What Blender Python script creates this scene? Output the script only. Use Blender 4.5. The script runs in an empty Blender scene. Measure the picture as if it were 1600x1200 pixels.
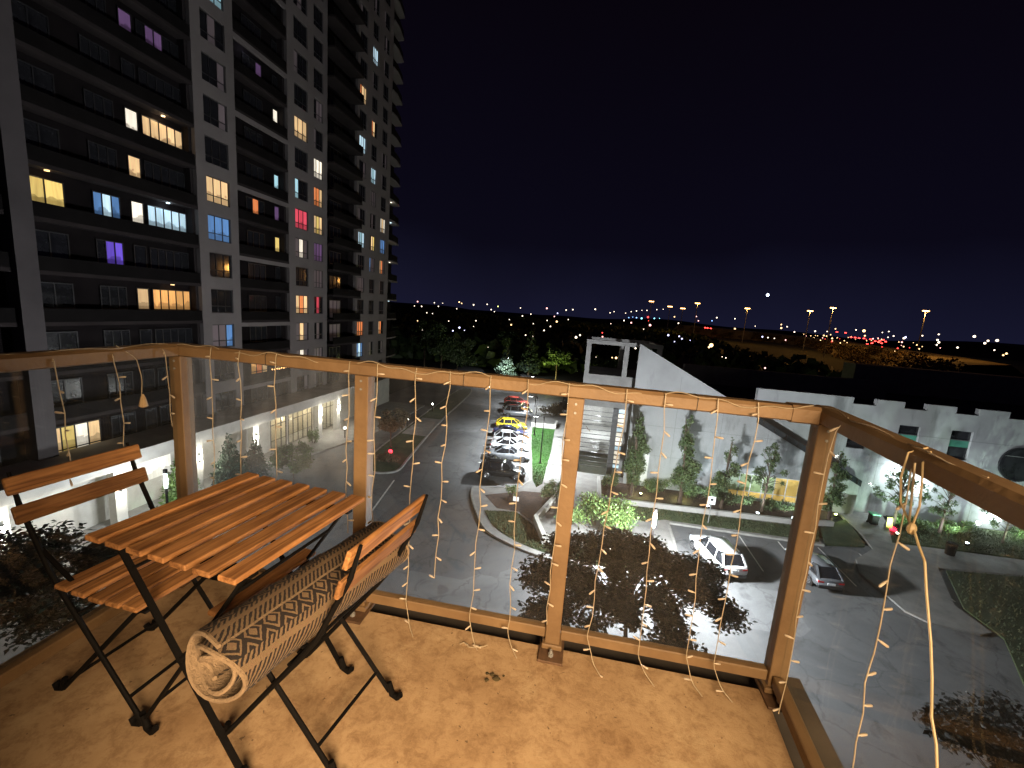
import bpy, bmesh, math, random
import numpy as np
from mathutils import Vector, Matrix
R = math.radians
random.seed(7)
scene = bpy.context.scene
col = scene.collection

# ------------------------------------------------------------------ camera
H = 16.5                      # camera height above the street
BF = H - 1.42                 # balcony floor level
cam_d = bpy.data.cameras.new('camera'); cam = bpy.data.objects.new('camera', cam_d); col.objects.link(cam)
cam_d.sensor_width = 36; cam_d.lens = 675 / 1600 * 36
cam_d.clip_start = 0.05; cam_d.clip_end = 6000
cam.matrix_world = Matrix.Translation((0, 0, H)) @ (Matrix.Rotation(R(9.4), 4, 'Z') @ Matrix.Rotation(R(90 - 9.628), 4, 'X') @ Matrix.Rotation(R(4.295), 4, 'Z'))
scene.camera = cam

# ------------------------------------------------------------------ night sky
world = bpy.data.worlds.new('World'); scene.world = world; world.use_nodes = True
nt = world.node_tree; nt.nodes.clear()
wo = nt.nodes.new('ShaderNodeOutputWorld'); bg = nt.nodes.new('ShaderNodeBackground')
sky = nt.nodes.new('ShaderNodeTexSky'); sky.sky_type = 'NISHITA'; sky.sun_disc = False
sky.sun_elevation = R(-7); sky.sun_rotation = R(-30); sky.altitude = 100
tc = nt.nodes.new('ShaderNodeTexCoord'); sep = nt.nodes.new('ShaderNodeSeparateXYZ')
nt.links.new(tc.outputs['Generated'], sep.inputs[0])
ramp = nt.nodes.new('ShaderNodeValToRGB')
ce = ramp.color_ramp.elements
ce[0].position = 0.0; ce[0].color = (0.0080, 0.0085, 0.0245, 1)
ce[1].position = 0.55; ce[1].color = (0.0022, 0.0013, 0.0034, 1)
e = ramp.color_ramp.elements.new(0.16); e.color = (0.0032, 0.0027, 0.0080, 1)
wn = nt.nodes.new('ShaderNodeTexNoise'); wn.inputs['Scale'].default_value = 2.3; wn.inputs['Detail'].default_value = 3; nt.links.new(tc.outputs['Generated'], wn.inputs['Vector'])
wm = nt.nodes.new('ShaderNodeMath'); wm.operation = 'MULTIPLY_ADD'; wm.inputs[1].default_value = -0.16; nt.links.new(wn.outputs['Fac'], wm.inputs[0]); nt.links.new(sep.outputs['Z'], wm.inputs[2])
wa = nt.nodes.new('ShaderNodeMath'); wa.operation = 'ADD'; wa.inputs[1].default_value = 0.08; nt.links.new(wm.outputs[0], wa.inputs[0])
nt.links.new(wa.outputs[0], ramp.inputs[0])
scl = nt.nodes.new('ShaderNodeVectorMath'); scl.operation = 'SCALE'; scl.inputs['Scale'].default_value = 0.02
nt.links.new(sky.outputs[0], scl.inputs[0])
addn = nt.nodes.new('ShaderNodeVectorMath'); addn.operation = 'ADD'
nt.links.new(scl.outputs[0], addn.inputs[0]); nt.links.new(ramp.outputs[0], addn.inputs[1])
nt.links.new(addn.outputs[0], bg.inputs['Color']); bg.inputs['Strength'].default_value = 1.0
nt.links.new(bg.outputs[0], wo.inputs['Surface'])

scene.render.engine = 'CYCLES'
scene.view_settings.view_transform = 'Standard'; scene.view_settings.look = 'None'
scene.view_settings.exposure = 0.0; scene.view_settings.gamma = 1.0
scene.cycles.max_bounces = 4; scene.cycles.diffuse_bounces = 2; scene.cycles.glossy_bounces = 2; scene.cycles.transparent_max_bounces = 12
scene.cycles.sample_clamp_indirect = 3.0
scene.cycles.caustics_reflective = False; scene.cycles.caustics_refractive = False

# ------------------------------------------------------------------ materials
MATS = {}
def nodes_of(m):
    m.use_nodes = True
    n = m.node_tree.nodes; return n, m.node_tree.links, n['Principled BSDF']
def mat(name, c, rough=0.7, metal=0.0, var=0.18, scale=6.0, bump=0.0, bscale=None, c2=None, spec=0.5, detail=6, stretch=None, random_island=False, coat=0.0):
    if name in MATS: return MATS[name]
    m = bpy.data.materials.new(name); n, l, b = nodes_of(m)
    tcn = n.new('ShaderNodeTexCoord'); mp = n.new('ShaderNodeMapping')
    l.new(tcn.outputs['Object'], mp.inputs[0])
    if stretch: mp.inputs['Scale'].default_value = stretch
    nz = n.new('ShaderNodeTexNoise'); nz.inputs['Scale'].default_value = scale; nz.inputs['Detail'].default_value = detail
    nz.inputs['Roughness'].default_value = 0.6
    l.new(mp.outputs[0], nz.inputs['Vector'])
    rp = n.new('ShaderNodeValToRGB')
    rp.color_ramp.elements[0].position = 0.3; rp.color_ramp.elements[1].position = 0.7
    if c2 is None:
        a = [max(0, v * (1 - var)) for v in c]; d = [min(1, v * (1 + var)) for v in c]
    else: a, d = c, c2
    rp.color_ramp.elements[0].color = (*a, 1); rp.color_ramp.elements[1].color = (*d, 1)
    if random_island:
        ge = n.new('ShaderNodeNewGeometry')
        l.new(ge.outputs['Random Per Island'], rp.inputs[0])
        rp.color_ramp.elements[0].position = 0.0; rp.color_ramp.elements[1].position = 1.0
    else: l.new(nz.outputs['Fac'], rp.inputs[0])
    l.new(rp.outputs[0], b.inputs['Base Color'])
    b.inputs['Roughness'].default_value = rough; b.inputs['Metallic'].default_value = metal
    b.inputs['Specular IOR Level'].default_value = spec
    b.inputs['Coat Weight'].default_value = coat
    if bump:
        nb = n.new('ShaderNodeTexNoise'); nb.inputs['Scale'].default_value = bscale or scale * 6; nb.inputs['Detail'].default_value = 5
        l.new(mp.outputs[0], nb.inputs['Vector'])
        bp = n.new('ShaderNodeBump'); bp.inputs['Strength'].default_value = bump; bp.inputs['Distance'].default_value = 0.02
        l.new(nb.outputs['Fac'], bp.inputs['Height']); l.new(bp.outputs[0], b.inputs['Normal'])
    MATS[name] = m; return m
def glow(name, c, s, curtain=False):
    """something that gives off light: lamp glass, a lit window with its curtain"""
    if name in MATS: return MATS[name]
    m = bpy.data.materials.new(name); n, l, b = nodes_of(m)
    b.inputs['Base Color'].default_value = (*[v * 0.5 for v in c], 1); b.inputs['Roughness'].default_value = 0.4
    b.inputs['Emission Color'].default_value = (*c, 1); b.inputs['Emission Strength'].default_value = s
    if curtain:
        gi = n.new('ShaderNodeNewGeometry'); oi = n.new('ShaderNodeObjectInfo')
        def mth(op, a_, b_=None):
            x = n.new('ShaderNodeMath'); x.operation = op
            for i, v in enumerate((a_, b_)):
                if v is None: continue
                if isinstance(v, (int, float)): x.inputs[i].default_value = v
                else: l.new(v, x.inputs[i])
            return x.outputs[0]
        mp = n.new('ShaderNodeMapping'); mp.inputs['Scale'].default_value = (3.5, 3.5, 0.35); l.new(gi.outputs['Position'], mp.inputs[0])
        nz = n.new('ShaderNodeTexNoise'); nz.inputs['Scale'].default_value = 2.2; nz.inputs['Detail'].default_value = 4; l.new(mp.outputs[0], nz.inputs['Vector'])     # curtain folds
        n2 = n.new('ShaderNodeTexNoise'); n2.inputs['Scale'].default_value = 1.6; n2.inputs['Detail'].default_value = 2; l.new(gi.outputs['Position'], n2.inputs['Vector'])   # things in the room
        sp = n.new('ShaderNodeSeparateXYZ'); l.new(gi.outputs['Position'], sp.inputs[0])
        hgt = mth('FRACT', mth('DIVIDE', mth('SUBTRACT', sp.outputs['Z'], 4.2), 3.15))
        thing_ = mth('MULTIPLY', mth('LESS_THAN', hgt, mth('ADD', 0.22, mth('MULTIPLY', n2.outputs['Fac'], 0.42))), 0.55)
        k = mth('MULTIPLY', mth('SUBTRACT', 1.0, thing_), mth('ADD', 0.45, mth('MULTIPLY', nz.outputs['Fac'], 1.0)))
        k = mth('MULTIPLY', k, mth('ADD', 0.62, mth('MULTIPLY', oi.outputs['Random'], 0.6)))
        sc = n.new('ShaderNodeVectorMath'); sc.operation = 'SCALE'; sc.inputs[0].default_value = c; l.new(k, sc.inputs['Scale']); l.new(sc.outputs[0], b.inputs['Emission Color'])
    MATS[name] = m; return m

M = dict(
 rail=mat('brown_painted_aluminium', (0.13, 0.076, 0.036), 0.6, 0.0, 0.2, 5, 0.12, 60, c2=(0.20, 0.124, 0.061)),
 black_steel=mat('black_painted_steel', (0.0045, 0.004, 0.004), 0.7, 0.0, 0.2, 12, 0.05, 80, spec=0.08),
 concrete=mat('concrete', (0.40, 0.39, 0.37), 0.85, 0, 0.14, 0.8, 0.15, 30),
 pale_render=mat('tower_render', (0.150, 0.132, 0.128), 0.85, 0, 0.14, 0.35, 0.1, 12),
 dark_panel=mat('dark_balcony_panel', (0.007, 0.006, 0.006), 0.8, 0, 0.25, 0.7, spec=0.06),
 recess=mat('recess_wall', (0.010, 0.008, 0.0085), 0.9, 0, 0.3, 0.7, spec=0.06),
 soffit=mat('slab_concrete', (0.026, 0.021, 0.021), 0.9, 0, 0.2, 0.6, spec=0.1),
 frame=mat('black_window_frame', (0.02, 0.02, 0.022), 0.4),
 dark_glass=mat('dark_window_glass', (0.018, 0.018, 0.02), 0.06, 0, 0.9, 0.4, spec=0.6),
 asphalt=mat('asphalt', (0.085, 0.086, 0.091), 0.8, 0, 0.30, 0.45, 0.35, 45),
 kerb=mat('kerb_concrete', (0.24, 0.235, 0.22), 0.85, 0, 0.25, 2.2, 0.2, 25),
 paving=mat('pavement_concrete', (0.21, 0.205, 0.195), 0.85, 0, 0.22, 1.1, 0.2, 30),
 soil=mat('mulch', (0.05, 0.028, 0.02), 0.95, 0, 0.5, 4, 0.6, 20),
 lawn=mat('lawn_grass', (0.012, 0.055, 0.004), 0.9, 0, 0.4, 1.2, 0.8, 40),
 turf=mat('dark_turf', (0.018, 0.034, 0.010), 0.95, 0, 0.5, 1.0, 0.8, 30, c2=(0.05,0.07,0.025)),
 land=mat('dark_land', (0.018, 0.022, 0.014), 0.95, 0, 0.5, 0.02),
 paint=mat('road_paint', (0.62, 0.61, 0.58), 0.7, 0, 0.25, 3),
 bark=mat('bark', (0.075, 0.05, 0.035), 0.9, 0, 0.4, 8, 0.7, 30, stretch=(3, 3, 0.6)),
 leaf=mat('tree_leaf', (0.030, 0.058, 0.020), 0.6, 0, c2=(0.085, 0.125, 0.04), random_island=True),
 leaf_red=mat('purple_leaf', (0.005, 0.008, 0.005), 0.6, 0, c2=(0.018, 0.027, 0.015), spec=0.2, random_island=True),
 leaf_bright=mat('bright_leaf', (0.05, 0.10, 0.025), 0.6, 0, c2=(0.12, 0.19, 0.045), random_island=True),
 leaf_brown=mat('russet_leaf', (0.06, 0.05, 0.022), 0.7, 0, c2=(0.15, 0.10, 0.05), random_island=True),
 needle=mat('conifer_needle', (0.022, 0.045, 0.028), 0.7, 0, c2=(0.07, 0.105, 0.07), random_island=True),
 metal_grey=mat('galvanised_steel', (0.28, 0.28, 0.28), 0.5, 0.3, 0.2, 5),
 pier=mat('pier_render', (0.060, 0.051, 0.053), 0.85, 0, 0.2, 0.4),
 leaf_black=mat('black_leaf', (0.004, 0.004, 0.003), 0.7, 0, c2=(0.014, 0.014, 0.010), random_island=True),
 wood=None,
)
def wood_mat(name, c1, c2):
    m = bpy.data.materials.new(name); n, l, b = nodes_of(m)
    tcn = n.new('ShaderNodeTexCoord'); oi = n.new('ShaderNodeObjectInfo'); mp = n.new('ShaderNodeMapping')
    mp.inputs['Scale'].default_value = (24, 1.3, 24)
    ad = n.new('ShaderNodeVectorMath'); ad.operation = 'ADD'
    l.new(tcn.outputs['Object'], ad.inputs[0]); 
    sc = n.new('ShaderNodeVectorMath'); sc.operation = 'SCALE'; sc.inputs[0].default_value = (7, 13, 5)
    l.new(oi.outputs['Random'], sc.inputs['Scale']); l.new(sc.outputs[0], ad.inputs[1]); l.new(ad.outputs[0], mp.inputs[0])
    nz = n.new('ShaderNodeTexNoise'); nz.inputs['Scale'].default_value = 3.2; nz.inputs['Detail'].default_value = 8; nz.inputs['Distortion'].default_value = 0.8
    l.new(mp.outputs[0], nz.inputs['Vector'])
    rp = n.new('ShaderNodeValToRGB'); rp.color_ramp.elements[0].position = 0.3; rp.color_ramp.elements[1].position = 0.72
    rp.color_ramp.elements[0].color = (*c1, 1); rp.color_ramp.elements[1].color = (*c2, 1)
    l.new(nz.outputs['Fac'], rp.inputs[0])
    hs = n.new('ShaderNodeHueSaturation'); mr = n.new('ShaderNodeMapRange'); mr.inputs['To Min'].default_value = 0.72; mr.inputs['To Max'].default_value = 1.22
    l.new(oi.outputs['Random'], mr.inputs[0]); l.new(mr.outputs[0], hs.inputs['Value']); l.new(rp.outputs[0], hs.inputs['Color'])
    # blotchy wear
    n2 = n.new('ShaderNodeTexNoise'); n2.inputs['Scale'].default_value = 9; n2.inputs['Detail'].default_value = 5; l.new(tcn.outputs['Object'], n2.inputs['Vector'])
    mx = n.new('ShaderNodeMixRGB'); mx.blend_type = 'MULTIPLY'; mx.inputs[0].default_value = 0.45
    r2 = n.new('ShaderNodeValToRGB'); r2.color_ramp.elements[0].position = 0.35; r2.color_ramp.elements[1].position = 0.6
    r2.color_ramp.elements[0].color = (0.55, 0.45, 0.4, 1)
    l.new(n2.outputs['Fac'], r2.inputs[0]); l.new(hs.outputs[0], mx.inputs[1]); l.new(r2.outputs[0], mx.inputs[2])
    l.new(mx.outputs[0], b.inputs['Base Color']); b.inputs['Roughness'].default_value = 0.7; b.inputs['Specular IOR Level'].default_value = 0.25
    bp = n.new('ShaderNodeBump'); bp.inputs['Strength'].default_value = 0.25; bp.inputs['Distance'].default_value = 0.003
    l.new(nz.outputs['Fac'], bp.inputs['Height']); l.new(bp.outputs[0], b.inputs['Normal'])
    return m
M['wood'] = wood_mat('stained_acacia', (0.12, 0.050, 0.017), (0.38, 0.185, 0.070))

def floor_mat():
    m = bpy.data.materials.new('stained_balcony_concrete'); n, l, b = nodes_of(m)
    tcn = n.new('ShaderNodeTexCoord')
    def noise(s, d=8, r=0.65, dist=0.0):
        z = n.new('ShaderNodeTexNoise'); z.inputs['Scale'].default_value = s; z.inputs['Detail'].default_value = d
        z.inputs['Roughness'].default_value = r; z.inputs['Distortion'].default_value = dist
        l.new(tcn.outputs['Object'], z.inputs['Vector']); return z
    a = noise(2.6, 10, 0.68, 0.15); r1 = n.new('ShaderNodeValToRGB')
    r1.color_ramp.elements[0].position = 0.30; r1.color_ramp.elements[1].position = 0.72
    r1.color_ramp.elements[0].color = (0.27, 0.165, 0.085, 1); r1.color_ramp.elements[1].color = (0.48, 0.335, 0.195, 1)
    l.new(a.outputs['Fac'], r1.inputs[0])
    c = noise(19, 10, 0.75, 0.25); r2 = n.new('ShaderNodeValToRGB')
    r2.color_ramp.elements[0].position = 0.33; r2.color_ramp.elements[1].position = 0.55
    r2.color_ramp.elements[0].color = (0.52, 0.44, 0.38, 1); r2.color_ramp.elements[1].color = (1, 1, 1, 1)
    l.new(c.outputs['Fac'], r2.inputs[0])
    mx = n.new('ShaderNodeMixRGB'); mx.blend_type = 'MULTIPLY'; mx.inputs[0].default_value = 0.85
    l.new(r1.outputs[0], mx.inputs[1]); l.new(r2.outputs[0], mx.inputs[2])
    # pale rubbed patches
    p_ = noise(3.4, 12, 0.8, 0.35); r4 = n.new('ShaderNodeValToRGB')
    r4.color_ramp.elements[0].position = 0.56; r4.color_ramp.elements[1].position = 0.66
    r4.color_ramp.elements[0].color = (0, 0, 0, 1); r4.color_ramp.elements[1].color = (0.4, 0.4, 0.4, 1)
    l.new(p_.outputs['Fac'], r4.inputs[0])
    m3 = n.new('ShaderNodeMixRGB'); l.new(r4.outputs[0], m3.inputs[0]); l.new(mx.outputs[0], m3.inputs[1]); m3.inputs[2].default_value = (0.54, 0.41, 0.25, 1)
    # dark grit specks
    v = n.new('ShaderNodeTexVoronoi'); v.inputs['Scale'].default_value = 30; v.inputs['Randomness'].default_value = 1.0
    dn = noise(30, 3); mxv = n.new('ShaderNodeVectorMath'); mxv.operation = 'ADD'
    sv = n.new('ShaderNodeVectorMath'); sv.operation = 'SCALE'; sv.inputs['Scale'].default_value = 0.05
    l.new(dn.outputs['Color'], sv.inputs[0]); l.new(tcn.outputs['Object'], mxv.inputs[0]); l.new(sv.outputs[0], mxv.inputs[1]); l.new(mxv.outputs[0], v.inputs['Vector'])
    sepc = n.new('ShaderNodeSeparateColor'); l.new(v.outputs['Color'], sepc.inputs[0])
    mr = n.new('ShaderNodeMapRange'); mr.inputs['From Min'].default_value = 0.45; mr.inputs['From Max'].default_value = 1.0; mr.inputs['To Min'].default_value = 0.0; mr.inputs['To Max'].default_value = 0.16
    l.new(sepc.outputs[0], mr.inputs[0])
    ls = n.new('ShaderNodeMath'); ls.operation = 'LESS_THAN'; l.new(v.outputs['Distance'], ls.inputs[0]); l.new(mr.outputs[0], ls.inputs[1])
    m4 = n.new('ShaderNodeMixRGB'); mulf = n.new('ShaderNodeMath'); mulf.operation = 'MULTIPLY'; mulf.inputs[1].default_value = 0.7
    l.new(ls.outputs[0], mulf.inputs[0]); l.new(mulf.outputs[0], m4.inputs[0]); l.new(m3.outputs[0], m4.inputs[1]); m4.inputs[2].default_value = (0.07, 0.04, 0.02, 1)
    l.new(m4.outputs[0], b.inputs['Base Color']); b.inputs['Roughness'].default_value = 0.72
    bp = n.new('ShaderNodeBump'); bp.inputs['Strength'].default_value = 0.35; bp.inputs['Distance'].default_value = 0.01
    l.new(c.outputs['Fac'], bp.inputs['Height']); l.new(bp.outputs[0], b.inputs['Normal'])
    return m
M['balcony'] = floor_mat()
def asphalt_mat():
    m = bpy.data.materials.new('worn_asphalt'); n, l, b = nodes_of(m); g = n.new('ShaderNodeNewGeometry')
    def noise(s_, d=7, r=0.6, dist=0.0):
        z = n.new('ShaderNodeTexNoise'); z.inputs['Scale'].default_value = s_; z.inputs['Detail'].default_value = d; z.inputs['Roughness'].default_value = r; z.inputs['Distortion'].default_value = dist
        l.new(g.outputs['Position'], z.inputs['Vector']); return z
    a = noise(0.16, 8, 0.65, 0.6); r1 = n.new('ShaderNodeValToRGB'); r1.color_ramp.elements[0].position = 0.32; r1.color_ramp.elements[1].position = 0.68
    r1.color_ramp.elements[0].color = (0.088,0.090,0.094,1); r1.color_ramp.elements[1].color = (0.165,0.166,0.17,1); l.new(a.outputs['Fac'], r1.inputs[0])
    # repair patches
    v2 = n.new('ShaderNodeTexVoronoi'); v2.distance = 'CHEBYCHEV'; v2.inputs['Scale'].default_value = 0.11; l.new(g.outputs['Position'], v2.inputs['Vector'])
    sp = n.new('ShaderNodeSeparateColor'); l.new(v2.outputs['Color'], sp.inputs[0])
    mp_ = n.new('ShaderNodeMapRange'); mp_.inputs['To Min'].default_value = 0.78; mp_.inputs['To Max'].default_value = 1.12; l.new(sp.outputs[0], mp_.inputs[0])
    mu = n.new('ShaderNodeVectorMath'); mu.operation = 'SCALE'; l.new(r1.outputs[0], mu.inputs[0]); l.new(mp_.outputs[0], mu.inputs['Scale'])
    # cracks
    dn = noise(0.9, 4); ad = n.new('ShaderNodeVectorMath'); ad.operation = 'ADD'; l.new(g.outputs['Position'], ad.inputs[0]); l.new(dn.outputs['Color'], ad.inputs[1])
    v = n.new('ShaderNodeTexVoronoi'); v.feature = 'DISTANCE_TO_EDGE'; v.inputs['Scale'].default_value = 0.28; l.new(ad.outputs[0], v.inputs['Vector'])
    cr = n.new('ShaderNodeValToRGB'); cr.color_ramp.elements[0].position = 0.004; cr.color_ramp.elements[1].position = 0.014; cr.color_ramp.elements[0].color = (0.35,0.35,0.35,1); l.new(v.outputs['Distance'], cr.inputs[0])
    m1 = n.new('ShaderNodeMixRGB'); m1.blend_type = 'MULTIPLY'; m1.inputs[0].default_value = 0.4; l.new(mu.outputs[0], m1.inputs[1]); l.new(cr.outputs[0], m1.inputs[2])
    # oil stains and tyre dirt
    st = noise(0.75, 5, 0.55, 1.0); r3 = n.new('ShaderNodeValToRGB'); r3.color_ramp.elements[0].position = 0.30; r3.color_ramp.elements[1].position = 0.42; r3.color_ramp.elements[0].color = (0.5,0.5,0.5,1); l.new(st.outputs['Fac'], r3.inputs[0])
    m2 = n.new('ShaderNodeMixRGB'); m2.blend_type = 'MULTIPLY'; m2.inputs[0].default_value = 0.8; l.new(m1.outputs[0], m2.inputs[1]); l.new(r3.outputs[0], m2.inputs[2])
    fi = noise(28, 3); r4 = n.new('ShaderNodeValToRGB'); r4.color_ramp.elements[0].color = (0.7,0.7,0.7,1); r4.color_ramp.elements[1].color = (1.25,1.25,1.25,1); l.new(fi.outputs['Fac'], r4.inputs[0])
    m3 = n.new('ShaderNodeMixRGB'); m3.blend_type = 'MULTIPLY'; m3.inputs[0].default_value = 1.0; l.new(m2.outputs[0], m3.inputs[1]); l.new(r4.outputs[0], m3.inputs[2])
    l.new(m3.outputs[0], b.inputs['Base Color']); b.inputs['Roughness'].default_value = 0.78
    bp = n.new('ShaderNodeBump'); bp.inputs['Strength'].default_value = 0.35; bp.inputs['Distance'].default_value = 0.02; l.new(fi.outputs['Fac'], bp.inputs['Height']); l.new(bp.outputs[0], b.inputs['Normal'])
    return m
M['asphalt'] = asphalt_mat()

def glass_mat(name, dirt):
    """clear balcony glass with dried rain marks and dust"""
    m = bpy.data.materials.new(name); m.use_nodes = True; n = m.node_tree.nodes; l = m.node_tree.links; n.clear()
    out = n.new('ShaderNodeOutputMaterial'); tr = n.new('ShaderNodeBsdfTransparent'); gl = n.new('ShaderNodeBsdfGlossy')
    tr.inputs[0].default_value = (0.95, 0.965, 0.96, 1); gl.inputs['Roughness'].default_value = 0.02
    lw = n.new('ShaderNodeLayerWeight'); pw = n.new('ShaderNodeMath'); pw.operation = 'POWER'; pw.inputs[1].default_value = 5.0
    l.new(lw.outputs['Facing'], pw.inputs[0]); lw.inputs['Blend'].default_value = 0.5
    fr = n.new('ShaderNodeMapRange'); fr.inputs['To Min'].default_value = 0.03; fr.inputs['To Max'].default_value = 0.4; l.new(pw.outputs[0], fr.inputs[0])
    mx = n.new('ShaderNodeMixShader'); l.new(fr.outputs[0], mx.inputs[0]); l.new(tr.outputs[0], mx.inputs[1]); l.new(gl.outputs[0], mx.inputs[2])
    tcn = n.new('ShaderNodeTexCoord'); mp = n.new('ShaderNodeMapping'); mp.inputs['Scale'].default_value = (1, 1, 0.45); l.new(tcn.outputs['Object'], mp.inputs[0])
    nz = n.new('ShaderNodeTexNoise'); nz.inputs['Scale'].default_value = 9; nz.inputs['Detail'].default_value = 9; nz.inputs['Roughness'].default_value = 0.7
    l.new(mp.outputs[0], nz.inputs[0])
    rp = n.new('ShaderNodeValToRGB'); rp.color_ramp.elements[0].position = 0.40; rp.color_ramp.elements[1].position = 0.85
    rp.color_ramp.elements[0].color = (dirt * 0.25,) * 3 + (1,); rp.color_ramp.elements[1].color = (dirt,) * 3 + (1,)
    l.new(nz.outputs[0], rp.inputs[0])
    df = n.new('ShaderNodeBsdfDiffuse'); df.inputs[0].default_value = (0.5, 0.5, 0.5, 1)
    tl = n.new('ShaderNodeBsdfTranslucent'); tl.inputs[0].default_value = (0.6, 0.6, 0.6, 1)
    ds = n.new('ShaderNodeMixShader'); ds.inputs[0].default_value = 0.6; l.new(df.outputs[0], ds.inputs[1]); l.new(tl.outputs[0], ds.inputs[2])
    m2 = n.new('ShaderNodeMixShader'); l.new(rp.outputs[0], m2.inputs[0]); l.new(mx.outputs[0], m2.inputs[1]); l.new(ds.outputs[0], m2.inputs[2])
    l.new(m2.outputs[0], out.inputs[0]); return m
M['glass'] = glass_mat('balcony_glass', 0.036)
M['glass_dirty'] = glass_mat('smeared_balcony_glass', 0.20)
M['shop_glass'] = glass_mat('clear_window_glass', 0.02)

def wall_mat(name, c, streak=0.6, joint=None):
    """white precast wall with run-off streaks below its top edge and soft blotches"""
    m = bpy.data.materials.new(name); n, l, b = nodes_of(m)
    g = n.new('ShaderNodeNewGeometry'); mp = n.new('ShaderNodeMapping'); mp.inputs['Scale'].default_value = (0.30, 0.30, 0.07); l.new(g.outputs['Position'], mp.inputs[0])
    nz = n.new('ShaderNodeTexNoise'); nz.inputs['Scale'].default_value = 1.5; nz.inputs['Detail'].default_value = 7; nz.inputs['Roughness'].default_value = 0.62; l.new(mp.outputs[0], nz.inputs[0])
    rp = n.new('ShaderNodeValToRGB'); rp.color_ramp.elements[0].position = 0.34; rp.color_ramp.elements[1].position = 0.49
    rp.color_ramp.elements[0].color = (*[v * (1 - streak) for v in c], 1); rp.color_ramp.elements[1].color = (*c, 1)
    l.new(nz.outputs[0], rp.inputs[0])
    n2 = n.new('ShaderNodeTexNoise'); n2.inputs['Scale'].default_value = 0.5; n2.inputs['Detail'].default_value = 6; l.new(g.outputs['Position'], n2.inputs[0])
    r2 = n.new('ShaderNodeValToRGB'); r2.color_ramp.elements[0].position = 0.3; r2.color_ramp.elements[1].position = 0.6; r2.color_ramp.elements[0].color = (0.8, 0.8, 0.8, 1)
    l.new(n2.outputs[0], r2.inputs[0])
    mx = n.new('ShaderNodeMixRGB'); mx.blend_type = 'MULTIPLY'; mx.inputs[0].default_value = 1.0; l.new(rp.outputs[0], mx.inputs[1]); l.new(r2.outputs[0], mx.inputs[2])
    l.new(mx.outputs[0], b.inputs['Base Color']); b.inputs['Roughness'].default_value = 0.8; return m
M['white_wall'] = wall_mat('stained_white_precast', (0.33, 0.335, 0.34), 0.5)
M['white_clean'] = mat('white_concrete', (0.44, 0.425, 0.39), 0.8, 0, 0.12, 1.2, 0.1, 20)

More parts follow.
